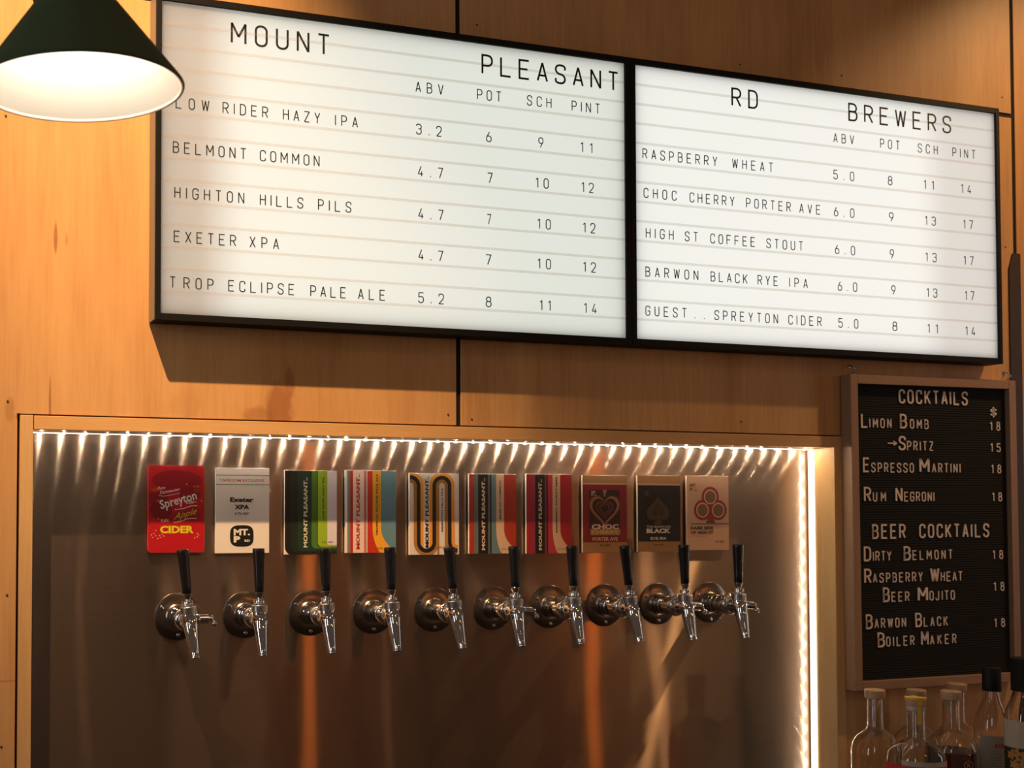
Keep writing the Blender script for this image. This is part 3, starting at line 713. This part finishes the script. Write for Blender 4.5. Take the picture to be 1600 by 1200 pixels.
def d_pils(p):
    cr, tn, bk_, yo = (226, 212, 202), (168, 124, 66), (28, 28, 26), (226, 154, 52)
    p.rect(0, 0, p.w, p.h, cr, 1)
    H = p.h; l = 2
    # one looping road of bands: centre line down-up-down, drawn wide to narrow
    def loop(off):
        """centre line shifted sideways by off (to the outside of the U)"""
        pts = []
        cy0, ry = 21.0, 16.0
        for k in range(13): a = pi/2-pi/2*k/12; pts.append((2+14.25*cos(a)+0, H-24+14.25*sin(a)+3))
        pts = [(-3, H-6.75)]+pts
        pts += [(16.25, cy0)]
        for k in range(1, 24): a = pi+pi*k/24; pts.append((30.5+14.25*cos(a), cy0+14.25*sin(a)))
        pts += [(44.75, H-21)]
        for k in range(1, 24): a = pi-pi*k/24; pts.append((59+14.25*cos(a), H-21+14.25*sin(a)))
        pts += [(73.25, cy0)]
        for k in range(1, 13): a = pi+pi/2*k/12; pts.append((87.5+14.25*cos(a), cy0+14.25*sin(a)))
        return pts
    base = loop(0)
    def off(d):
        out = []; V = [Vector(q) for q in base]
        for i, q in enumerate(V):
            t = (V[min(i+1, len(V)-1)]-V[max(i-1, 0)]).normalized(); out.append((q+Vector((-t.y, t.x))*d))
        return out
    p.rrect(21.5, -2, 39.5, 0, 0.1, yo, 2) if False else None
    # inside of the U is orange around a pale slot; outside follows tan
    p.line(off(0), 6.6, bk_, 6); p.line(off(6.0), 6.0, yo, 5); p.line(off(-6.0), 6.0, tn, 4)
    p.poly([(20.5, H-21), (20.5, 21)]+[(30.5-10*cos(pi*k/16), 21-10*sin(pi*k/16)) for k in range(17)]+[(40.5, 21), (40.5, H-21)], yo, 5.2)
    p.rrect(25.0, 9, 36.0, H+8, 5, cr, 5.6)
    p.rrect(54, -8, 64, H-17.5, 4.9, cr, 5.6)
    p.rect(64, 0, 67.5, H-22, tn, 4.4); p.rect(50.5, 0, 54, H-22, tn, 4.4)
    brand(p, 34, 12, 131, 6.0, (20, 22, 30), 12); p.text('HIGHTON HILLS PILS', 60.5, 39, 3.2, BK, 12, pi/2, .03, width=72); p.text('4.7% ABV', 50, 11, 3.2, (90, 60, 30), 12, 0, 0, width=18)
def sweepcard(p, left, l2, strip, r1, c_sweep, c_end, txt, tcol, abv):
    p.rect(0, 0, p.w, p.h, left, 1); stripes(p, [(9.5, 17, l2), (17, 36, BK), (36, 39, l2), (39, 42, BK), (42, 52, strip)]); stripes(p, [(51, 120, strip)], 2.4)
    p.poly(sweep(51, 120, 42, 62, -3, 130, -3), c_sweep, 3); p.poly(sweep(66, 120, 42, 86, 8, 130, 8), c_end, 4)
    brand(p, 29.5, 6, 128, 6.0, tcol); p.text(txt, 60, 36 if len(txt) > 15 else 58, 3.0, BK, 6, pi/2, .03, width=98 if len(txt) > 15 else 66); p.text(abv, 60, 6, 3.0, (140, 70, 40), 6, 0, 0, width=20)
def d_belm(p): sweepcard(p, (170, 50, 34), (98, 112, 112), (98, 128, 132), 0, (216, 180, 146), (168, 52, 34), 'BELMONT COMMON', (224, 200, 170), '4.7% ABV')
def d_rasp(p): sweepcard(p, (164, 30, 42), (140, 44, 70), (176, 50, 66), 0, (210, 172, 134), (160, 26, 34), 'RASPBERRY WHEAT BEER', (220, 190, 160), '5.0% ABV')
def heart(cx, cy, s):
    pts = []
    for k in range(40):
        t = 2*pi*k/40; pts.append((cx+s*16*sin(t)**3/16, cy+s*(13*cos(t)-5*cos(2*t)-2*cos(3*t)-cos(4*t))/16))
    return pts
TAN, TANR = (160, 118, 74), (196, 150, 116)
def minilogo(p, x, y, c, l, k=1): p.text('MT.', x, y, 3.6*k, c, l, 0, .05, width=9*k); p.text('P', x, y-4.6*k, 3.6*k, c, l, 0, .05, width=4*k); p.text('RD', x+6*k, y-4.6*k, 1.8*k, c, l, 0, .03, width=4*k)
def d_choc(p):
    p.rect(0, 0, p.w, p.h, TAN, 1); p.rect(0, 18, p.w, 119, (128, 26, 38), 2); p.rect(0, 119.5, p.w, 121.5, (198, 150, 132), 2)
    p.rrect(13, 30, 75, 110, 3, (52, 28, 26), 3)
    p.poly(heart(44, 76, 33)[0:], (120, 36, 40), 3.5)
    p.poly([(40, 110), (44, 96), (49, 110)], TAN, 3.8)
    for s_, c, l in ((30, (150, 116, 70), 4), (25, (40, 24, 24), 5), (19, (110, 36, 42), 6), (14, (66, 26, 28), 7), (10.5, (110, 84, 62), 8), (9, (38, 34, 26), 9)): p.poly(heart(44, 76, s_), c, l)
    p.rrect(14, 30, 75, 42, 3, (150, 116, 70), 10); minilogo(p, 17, 104, (205, 180, 160), 10)
    p.text('CHOC', 44.5, 41.5, 8, (214, 176, 150), 11, 0, .05, width=55, align='CENTER'); p.text('CHERRY', 44.5, 33, 6, (206, 160, 120), 11, 0, .03, width=55, align='CENTER'); p.text('PORTER AVE', 44.5, 20.5, 6.6, (214, 150, 120), 11, 0, .03, width=51, align='CENTER'); p.text('6% ABV', 44.5, 11.5, 3, (70, 46, 30), 11, 0, .02, width=21, align='CENTER')
def d_black(p):
    p.rect(0, 0, p.w, p.h, TAN, 1); p.rect(0, 18, p.w, 118, (20, 24, 26), 2); p.rect(0, 118.5, p.w, 121, (190, 146, 112), 2)
    p.rrect(13, 31, 71, 109, 3, (44, 42, 34), 3); p.rrect(13.7, 31.7, 70.3, 108.3, 3, (20, 23, 24), 4)
    sp = [(x, -y) for x, y in heart(0, 0, 24)]; p.poly([(42+x, 74+y) for x, y in sp], (74, 58, 38), 5); p.poly([(42, 70), (33, 48), (51, 48)], (74, 58, 38), 5.5)
    p.poly([(42+x*.55, 74+y*.6) for x, y in sp], (56, 46, 32), 6); minilogo(p, 16, 103, (110, 64, 48), 6)
    p.text('THE BARWON', 42.5, 42.5, 4, (190, 170, 150), 7, 0, .02, width=50, align='CENTER'); p.text('BLACK', 42.5, 33.5, 7.4, (220, 200, 180), 7, 0, .05, width=50, align='CENTER'); p.text('RYE IPA', 42.5, 21, 5, (220, 200, 180), 7, 0, .035, width=33, align='CENTER'); p.text('6% ABV', 43, 10.5, 3, (70, 46, 30), 7, 0, .02, width=21, align='CENTER')
def d_dark(p):
    p.rect(0, 0, p.w, p.h, (214, 170, 136), 1)
    R_, dk = (158, 56, 52), (120, 44, 42)
    for x, y in ((50, 96), (33, 72), (67, 72)): p.disc(x, y, 18.5, R_, 2+x*.001)
    p.poly([(50, 84), (40, 78), (44, 58), (41, 49), (60, 49), (57, 58), (61, 78)], R_, 2.3); p.rect(41, 48.5, 60, 53, (110, 76, 56), 2.6)
    for x, y in ((50, 96), (33, 72), (67, 72)): p.disc(x, y, 13.6, (224, 184, 150), 3); p.disc(x, y, 11, R_, 4); p.disc(x, y, 9.4, (128, 102, 66), 5)
    minilogo(p, 6, 114, (140, 80, 60), 3, 1.6)
    p.rect(7, 46.2, p.w-.5, 48.2, (120, 78, 50), 3); p.text('DARK SIDE', 7, 37, 5.4, BK, 3, 0, .045, width=49); p.text('OF HIGH ST', 7, 29, 5.4, BK, 3, 0, .045, width=49); p.text('COFFEE STOUT', 7, 24, 1.8, (120, 80, 60), 3, 0, 0, width=34); p.text('6% ABV', 60, 13.5, 3.2, BK, 3, 0, .02, width=20)
cards = [(231.7, 319, 727.7, 862.7, d_red, (200, 70, 74), 'red rounded cider card with yellow lettering, first card from the left'),
 (337, 420.5, 731.5, 864, d_white, WH, 'white taproom card with a black badge, between the red and green cards'),
 (445, 526, 735.5, 866, d_green, WH, 'dark green tap card with lime and lilac bands'),
 (540, 618.5, 735.5, 863.6, d_trop, WH, 'red, yellow and blue striped tap card with red lettering'),
 (640, 717, 739.8, 866.6, d_pils, WH, 'tap card with looping black and orange arches on cream'),
 (733, 806.2, 741, 864.8, d_belm, WH, 'tap card with rust, grey blue and tan curved stripe'),
 (822.5, 893.4, 741.3, 864.7, d_rasp, WH, 'raspberry red tap card with a tan curved stripe'),
 (910.5, 979.5, 743, 863.2, d_choc, (225, 200, 175), 'tan and maroon tap card with concentric hearts'),
 (996.5, 1063, 743.4, 861.8, d_black, (225, 200, 175), 'tan and black tap card with a spade'),
 (1073.5, 1138.5, 744, 859.2, d_dark, (225, 190, 160), 'beige tap card with a red club of three rings, last on the right')]
YC = -.0075
for xa, xb, ya, yb_, fn, edge, lab in cards:
    ym = (ya+yb_)/2; A = at(xa, ym, YC); B = at(xb, ym, YC); Tp = at((xa+xb)/2, ya, YC).z; Bt = at((xa+xb)/2, yb_, YC).z
    W_, H_ = B.x-A.x, Tp-Bt
    t = thing('tap_card', lab, 'sign', (A.x, YC, Bt), 'beer tap cards')
    bm = nb()
    if fn is d_red:
        pts = []
        for cx, cy, a0 in ((.005, .005, pi), (W_-.005, .005, 1.5*pi), (W_-.005, H_-.005, 0), (.005, H_-.005, .5*pi)):
            for k in range(7): a = a0+k*pi/12; pts.append((cx+.0056*cos(a), cy+.0056*sin(a)))
        f = bm.faces.new([bm.verts.new((x, 0, z)) for x, z in pts]); r = bmesh.ops.extrude_face_region(bm, geom=[f]); bmesh.ops.translate(bm, verts=[v for v in r['geom'] if isinstance(v, bmesh.types.BMVert)], vec=(0, .0045, 0)); bmesh.ops.recalc_face_normals(bm, faces=bm.faces[:])
    else: box(bm, -.0004, W_+.0002, 0, .0045, -.0002, H_+.0004, .0004)
    obj('card_board', bm, cm(edge), t)
    bm = nb()
    for zz in (H_*.3, H_*.7): lathe(bm, [(.006, 0), (.006, .0020)], 16, 'Y', Matrix.Translation((W_/2, .0066, zz)))
    obj('magnet', bm, M_knurl, t)
    # designs are drawn on a nominal 87 x 135 mm card
    p = Print(W_*1000, H_*1000) if fn in (d_red, d_white) else Print(W_*1000, H_*1000)
    fn(p); o = obj('printed_face', p.bm, p.ms, t)

# ---------------------------------------------------------------- beer taps
def mesh_of(bm, ms, smooth=True):
    me = bpy.data.meshes.new('part'); bm.normal_update(); bm.to_mesh(me); bm.free()
    for m in (ms if isinstance(ms, (list, tuple)) else [ms]): me.materials.append(m)
    if smooth:
        for q in me.polygons: q.use_smooth = True
        me.set_sharp_from_angle(angle=radians(38))
    return me
LB_ = .078   # faucet axis in front of the steel
def Ty(y, z=0, x=0): return Matrix.Translation((x, y, z))
PM = {}
PM['flange'] = mesh_of(lathe(nb(), [(.0370, 0), (.0370, .0016), (.0362, .0022), (.0195, .0024), (.0175, .0042)], 72, 'Y'), M_flange)
bm = lathe(nb(), [(.0030, .0020), (.0030, .0034), (.0018, .0042)], 14, 'Y'); box(bm, -.0022, .0022, -.0046, -.0042, -.0004, .0004); PM['screw'] = mesh_of(bm, M_chrome)
PM['shank'] = mesh_of(lathe(nb(), [(.0165, .002), (.0165, .012), (.0158, .0124), (.0158, .0132), (.0165, .0136), (.0165, .0200), (.0154, .0206), (.0154, .0225), (.0163, .0230), (.0163, .0330), (.0156, .0334), (.0156, .0344), (.0163, .0348), (.0163, .0455), (.0152, .0462), (.0152, .048)], 40, 'Y'), M_chrome)
bm = lathe(nb(), [(.0166, .0482), (.0175, .049), (.0175, .0565), (.0166, .0580), (.0134, .060)], 40, 'Y'); tube(bm, [(0, -.053, .0168), (0, -.053, .0202), (0, -.053, .0212)], [.0022, .0022, .0012], 10); PM['coupling_nut'] = mesh_of(bm, M_chrome)
bm = lathe(nb(), [(.0125, .0585), (.0135, .064), (.0132, .070), (.0118, .076), (.0122, LB_), (.0115, LB_+.006), (.0085, LB_+.0115), (.002, LB_+.0135)], 36, 'Y')
lathe(bm, [(.0085, -.008), (.0108, -.004), (.0112, .006), (.0108, .0105)], 32, 'Z', Ty(-LB_))
PM['faucet_body'] = mesh_of(bm, M_chrome)
bm = lathe(nb(), [(.0108, .0105), (.0122, .0112), (.0122, .0205), (.0112, .0215), (.007, .0218)], 48, 'Z', Ty(-LB_))
for i, v in enumerate(list(bm.verts)):
    pass
PM['bonnet'] = mesh_of(bm, M_knurl)
bm = lathe(nb(), [(.0035, .0216), (.0035, .0240)], 16, 'Z', Ty(-LB_)); lathe(bm, [(.0084, .0240), (.0090, .0246), (.0090, .0292), (.0084, .0300), (.0055, .0303)], 12, 'Z', Ty(-LB_))
lathe(bm, [(.0042, .0302), (.0050, .034), (.0073, .0400), (.0070, .0405)], 28, 'Z', Ty(-LB_)); PM['lever_ferrule'] = mesh_of(bm, M_chrome)
PM['handle'] = mesh_of(lathe(nb(), [(.0066, .0395), (.0070, .0405), (.0072, .052), (.0080, .075), (.0092, .1025), (.0094, .1055), (.0088, .1072), (.0070, .1076)], 36, 'Z', Ty(-LB_)), M_handle)
# spout: tapered, leaning out into the room
sm = Ty(-LB_-.003) @ Matrix.Rotation(radians(-13), 4, 'X')
PM['spout'] = mesh_of(lathe(nb(), [(.0090, .004), (.0110, -.001), (.0114, -.006), (.0106, -.016), (.0088, -.032), (.0071, -.047), (.0066, -.0535), (.0070, -.0545), (.0068, -.0560), (.0054, -.0562), (.0054, -.045)], 32, 'Z', sm, cap=False), M_chrome)
bm = tube(nb(), [(.008, -LB_, .001), (.013, -LB_, .001)], .0085, 18); tube(bm, [(.013, -LB_, .001), (.0145, -LB_, .001), (.028, -LB_, -.0005), (.0285, -LB_, -.0005)], [.006, .0074, .0074, .005], 18)
tube(bm, [(.0285, -LB_, -.0005), (.034, -LB_, -.001)], .0032, 10); tube(bm, [(.034, -LB_, .004), (.034, -LB_, -.003), (.036, -LB_-.001, -.008)], .0026, 10)
bmesh.ops.create_uvsphere(bm, u_segments=12, v_segments=8, radius=.0046, matrix=Matrix.Translation((.037, -LB_-.001, -.0095)))
PM['flow_lever'] = mesh_of(bm, M_chrome)
tilts = [6, 1.2, 2.6, 2.4, 5.6, 1.6, 2.4, 6.2, 1.8, .6]
flow = {0, 5, 8, 9}
desc = ['beneath the red cider card', 'beneath the white taproom card', 'beneath the dark green card', 'beneath the red and yellow striped card', 'beneath the looping arches card',
        'beneath the rust and grey blue card', 'beneath the raspberry red card', 'beneath the card with hearts', 'beneath the card with the spade', 'beneath the club card at the right end']
for i in range(10):
    lab = 'chrome beer tap ' + desc[i] + (', with side lever' if i in flow else '')
    t = thing('beer_tap', lab, 'tap', (.11*i+.0015, -.0008, .0300), 'beer taps in a row on the steel')
    for n_ in ('flange', 'shank', 'coupling_nut'): 
        q = link(n_, PM[n_], t)
        if n_ == 'flange':
            for a in (150, 270, 30): link('screw', PM['screw'], q, (.0293*cos(radians(a)), 0, .0293*sin(radians(a)))).rotation_euler = (0, radians(a*1.7), 0)
    R_ = (0, radians(-tilts[i]), 0)
    for n_ in ('faucet_body', 'bonnet', 'lever_ferrule', 'handle', 'spout')+(('flow_lever',) if i in flow else ()):
        link(n_, PM[n_], t).rotation_euler = R_

# ---------------------------------------------------------------- bottles on the back shelf
ZSH = -.400
shf = thing('back_shelf', 'timber shelf under the spirit bottles below the letterboard', 'shelf', (0, 0, 0))
bm = nb(); box(bm, 1.02, 2.4, -.34, -.0655, ZSH-.03, ZSH-.0002, .002); obj('shelf_board', bm, M_darkwood_shadow, shf)
def bent(bm, R, zc):
    for v in bm.verts:
        a = v.co.x/R; v.co.x, v.co.y = (R+abs(v.co.y))*sin(a), -(R+abs(v.co.y))*cos(a)
def label_mesh(R, a0, a1, z0, z1, mi=0, bm=None, th=.0004, n=20):
    bm = bm or nb(); rows = []
    for k in range(n+1):
        a = a0+(a1-a0)*k/n; rows.append([bm.verts.new(((R+th)*sin(a), -(R+th)*cos(a), z)) for z in (z0, z1)])
    for a, b in zip(rows, rows[1:]): bm.faces.new((a[0], b[0], b[1], a[1])).material_index = mi
    return bm
def bottle(label, px, ytop, Y, prof_px, capm, cap_hw, cap_h, liquid=None, glassm=M_glass, extra=None):
    """prof_px: (half width px, y px) down from the mouth; cap drawn above"""
    c = at(px, ytop, Y); sc = CAMP['f']/((c-CAM).dot(FW)); k = 1/sc
    t = thing('spirit_bottle', label, 'bottle', (c.x, Y, ZSH), 'spirit bottles under the letterboard')
    def z(y): return at(px, y, Y).z-ZSH
    pr = [(hw*k, z(y)) for hw, y in prof_px]; R = pr[-1][0]
    pr += [(R, .006), (R*.93, .001), (R*.5, .0005)]
    pr = pr[::-1]; th = .0018
    inner = [(max(r-th, .002), max(h, .008)) for r, h in pr if h > .004][::-1]
    inner = [(r, h) for r, h in inner]
    full = [(.0004, .0005)]+pr+[(inner[0][0], pr[-1][1])]+inner[1:]+[(.0004, .008)]
    bm = nb(); lathe(bm, full, 40, 'Z', cap=True); obj('glass_body', bm, glassm, t, True)
    if liquid:
        lv = z(liquid[0]); lp = [(r-.0004, h) for r, h in inner[::-1] if h < lv]
        lp = [(.0005, .0085)]+[(r, max(h, .0085)) for r, h in lp]; 
        lp += [(lp[-1][0]*.98, lv)]
        bm = nb(); lathe(bm, lp, 36, 'Z'); obj('liquid', bm, liquid[1], t, True)
    zt = z(ytop); hb = cap_h*k; r0 = cap_hw*k; rn = pr[-1][0]
    if capm is M_cork:
        bm = nb(); lathe(bm, [(rn-.0026, zt-hb-.014), (rn-.0022, zt-hb+.0002), (r0*.98, zt-hb+.0003), (r0, zt-hb+.0012), (r0, zt-.0012), (r0*.93, zt)], 32, 'Z'); obj('cork_stopper', bm, capm, t, True)
    else:
        bm = nb(); lathe(bm, [(r0, zt-hb), (r0, zt-.002), (r0*.9, zt)], 32, 'Z'); obj('cap', bm, capm, t, True)
    if extra: extra(t, R, z, k)
    return t
vw = lambda x: atan2(x-CAM.x, 1)  # unused helper angle
M_etch = mat('etched_white_ink', (.45, .38, .32), .6)
M_redl = mat('red_paper_label', (.52, .03, .035), .6); M_paper = mat('cream_paper_label', (.42, .35, .27), .7); M_yel = mat('yellow_strip_stamp', (.70, .42, .05), .6)
M_blk = mat('black_paper_label', (.02, .02, .02), .6); M_redink = mat('red_ink', (.5, .06, .04), .6); M_pale = mat('pale_grey_label', (.42, .36, .32), .6); M_lines = mat('brown_ink_lines', (.16, .12, .09), .7)
def textmesh(txt, size, shear=0, bold=0):
    cu = bpy.data.curves.new('t', 'FONT'); cu.body = txt; cu.size = size; cu.shear = shear; cu.offset = bold; cu.align_x = 'CENTER'; cu.resolution_u = 2
    o = bpy.data.objects.new('t', cu); C.objects.link(o); bpy.context.view_layer.update()
    me = bpy.data.meshes.new_from_object(o.evaluated_get(bpy.context.evaluated_depsgraph_get())); bpy.data.objects.remove(o); return me
def wrap_text(t, name, txt, size, R, ang, zc, m, shear=0, bold=0, slope=0):
    me = textmesh(txt, size, shear, bold); me.materials.clear(); me.materials.append(m)
    for v in me.vertices:
        a = ang+v.co.x/R; zz = zc+v.co.y+v.co.x*slope; v.co = ((R+.0006)*sin(a), -(R+.0006)*cos(a), zz)
    return link(name, me, t)
def face_ang(X, Y): return atan2(-(X-CAM.x), (Y-CAM.y))
def ring_mark(t, R, ang, zc, r, m):
    bm = nb()
    def T(x, y): a = ang+x/R; return ((R+.0006)*sin(a), -(R+.0006)*cos(a), zc+y)
    ribbon(bm, [Vector((r*cos(2*pi*k/28), r*sin(2*pi*k/28))) for k in range(28)], r*.16, True, T=T)
    obj('emblem', bm, m, t); wrap_text(t, 'emblem', 'R', r*1.5, R, ang, zc-r*.5, m, 0, .0)
def ex_jimmy(t, R, z, k):
    fa = face_ang(t.location.x, t.location.y)
    ring_mark(t, R, fa+.52, z(1183), .0072, M_etch); wrap_text(t, 'lettering', 'Jimmy', .022, R, fa+.30, z(1203), M_etch, .4, 0, .18)
def ex_red(t, R, z, k):
    fa = face_ang(t.location.x, t.location.y)
    obj('label_red', label_mesh(R, fa-1.45, fa+1.45, .05, z(1191)), M_redl, t)
    obj('label_band', label_mesh(R, fa-.5, fa+1.4, z(1191)+.0002, z(1183)), M_pale, t)
    bm = nb(); zt = z(1089); rc = 14.5*k
    box(bm, -.0042, .0042, -rc-.0006, rc+.0004, zt, zt+.0005); box(bm, -.0042, .0042, -rc-.0008, -rc-.0002, zt-.012, zt+.0005); box(bm, -.0042, .0042, rc+.0001, rc+.0006, zt-.012, zt+.0005)
    rn = 13.2*k; box(bm, -.0036, .0036, -rn-.0007, -rn-.0002, zt-.042, zt-.013)
    bmesh.ops.rotate(bm, verts=bm.verts[:], cent=(0, 0, 0), matrix=Matrix.Rotation(fa+.38, 3, 'Z'))
    obj('strip_stamp', bm, M_yel, t)
    lathe_bm = nb(); lathe(lathe_bm, [(rn+.0004, zt-.0215), (rn+.0004, zt-.0135)], 28, 'Z', cap=False); obj('neck_band', lathe_bm, M_pale, t, True)
    bm = nb(); lathe(bm, [(rc+.0006, zt-.0036), (rc+.0006, zt+.0004), (rc*.9, zt+.0010)], 28, 'Z', cap=False); obj('wax_edge', bm, M_yel, t, True)
def ex_c(t, R, z, k):
    fa = face_ang(t.location.x, t.location.y)
    ring_mark(t, R, fa+.62, z(1188), .0072, M_etch); wrap_text(t, 'lettering', 'Jimmy', .022, R, fa+.40, z(1208), M_etch, .4, 0, .18)
def ex_d(t, R, z, k):
    fa = face_ang(t.location.x, t.location.y)
    obj('label_cream', label_mesh(R, fa-.75, fa+1.3, .04, z(1146)), M_paper, t)
    bm = nb()
    for j in range(5): label_mesh(R+.0004, fa+.12+j*.17, fa+.24+j*.17, z(1164)+(.0006 if j % 2 else 0), z(1157.5), bm=bm, n=2)
    obj('red_lettering', bm, M_redink, t)
    bm = nb()
    for j in range(8): label_mesh(R+.0004, fa-.1, fa+1.15, z(1170+j*4.4)-.0003, z(1170+j*4.4)+.0003, bm=bm, n=10)
    obj('ruled_lines', bm, M_lines, t)
def ex_e(t, R, z, k):
    fa = face_ang(t.location.x, t.location.y)
    obj('label_cream', label_mesh(R, fa-1.3, fa+1.3, z(1166), z(1124)), M_paper, t)
    obj('label_black', label_mesh(R, fa-1.3, fa+1.3, .03, z(1166)-.0003), M_blk, t)
    bm = nb()
    for j, (a, y) in enumerate(((-.75, 1178), (-.5, 1174), (-.25, 1180), (-.6, 1192), (-.3, 1194), (0, 1178))):
        rr = .0065+.001*(j % 3); f = bm.faces.new([bm.verts.new(((R+.0008)*sin(fa+a+rr*cos(q)/R*(1+.3*cos(5*q))), -(R+.0008)*cos(fa+a+rr*cos(q)/R*(1+.3*cos(5*q))), z(y)+rr*sin(q)*(1+.3*cos(5*q)))) for q in [2*pi*m_/30 for m_ in range(30)]])
    obj('flower_print', bm, mat('ochre_print', (.42, .20, .04), .6), t)
YF, YB = -.225, -.140
bottle('clear bottle with pale cork stopper, leftmost under the letterboard', 1367, 1077, YF+.035, [(10.5, 1090), (11.5, 1092), (11.5, 1133), (13, 1138), (19, 1143), (27, 1150), (32.5, 1160), (35, 1172), (35, 1195)], M_cork, 15, 13.5, extra=ex_jimmy)
bottle('clear bottle with yellow seal strip and red label', 1430.5, 1089, YF-.065, [(12.5, 1101), (13, 1103), (13, 1150), (16, 1156), (24, 1161), (34, 1168), (40, 1176), (41.5, 1188), (41.5, 1200)], M_cork, 14, 13, extra=ex_red)
bottle('cork topped bottle hidden behind the red labelled bottle', 1432, 1077, YB, [(10.5, 1089), (11, 1091), (11, 1128), (13, 1134), (22, 1140), (30, 1149), (33, 1162), (33, 1190)], M_cork, 14, 12)
bottle('cork topped bottle of dark spirit, front, right of the red label', 1486, 1079, YF, [(11, 1091), (12, 1093), (12.5, 1136), (15, 1141), (25, 1148), (34, 1158), (37.5, 1170), (37.5, 1195)], M_cork, 14.5, 13.5, liquid=(1172, M_whisky), extra=ex_c)
bottle('cork topped bottle just behind the dark spirit bottle', 1495, 1067.5, YB+.015, [(10.5, 1079), (11, 1081), (11, 1124), (14, 1131), (24, 1138), (31, 1150), (32, 1162), (32, 1190)], M_cork, 14, 12.5)
bottle('slender clear bottle with black cap and cream label', 1549, 1043, YF+.0, [(9.5, 1072), (10, 1080), (13, 1095), (20, 1112), (24, 1124), (25.5, 1138), (25.5, 1195)], M_blackcap, 13, 36, extra=ex_d)
bottle('black capped bottle with flower label at the right edge', 1603, 1028, YF-.085, [(16, 1070), (18, 1082), (24, 1098), (29, 1112), (31, 1125), (31, 1195)], M_blackcap, 21, 51, extra=ex_e)

# ---------------------------------------------------------------- floor of the bar, far below the frame
bm = nb(); box(bm, -3.5, 4.5, -5, .1, -1.26, -1.2); fl = obj('floor', bm, mat('dark_floor', (.06, .04, .03), .6)); fl['kind'] = 'structure'
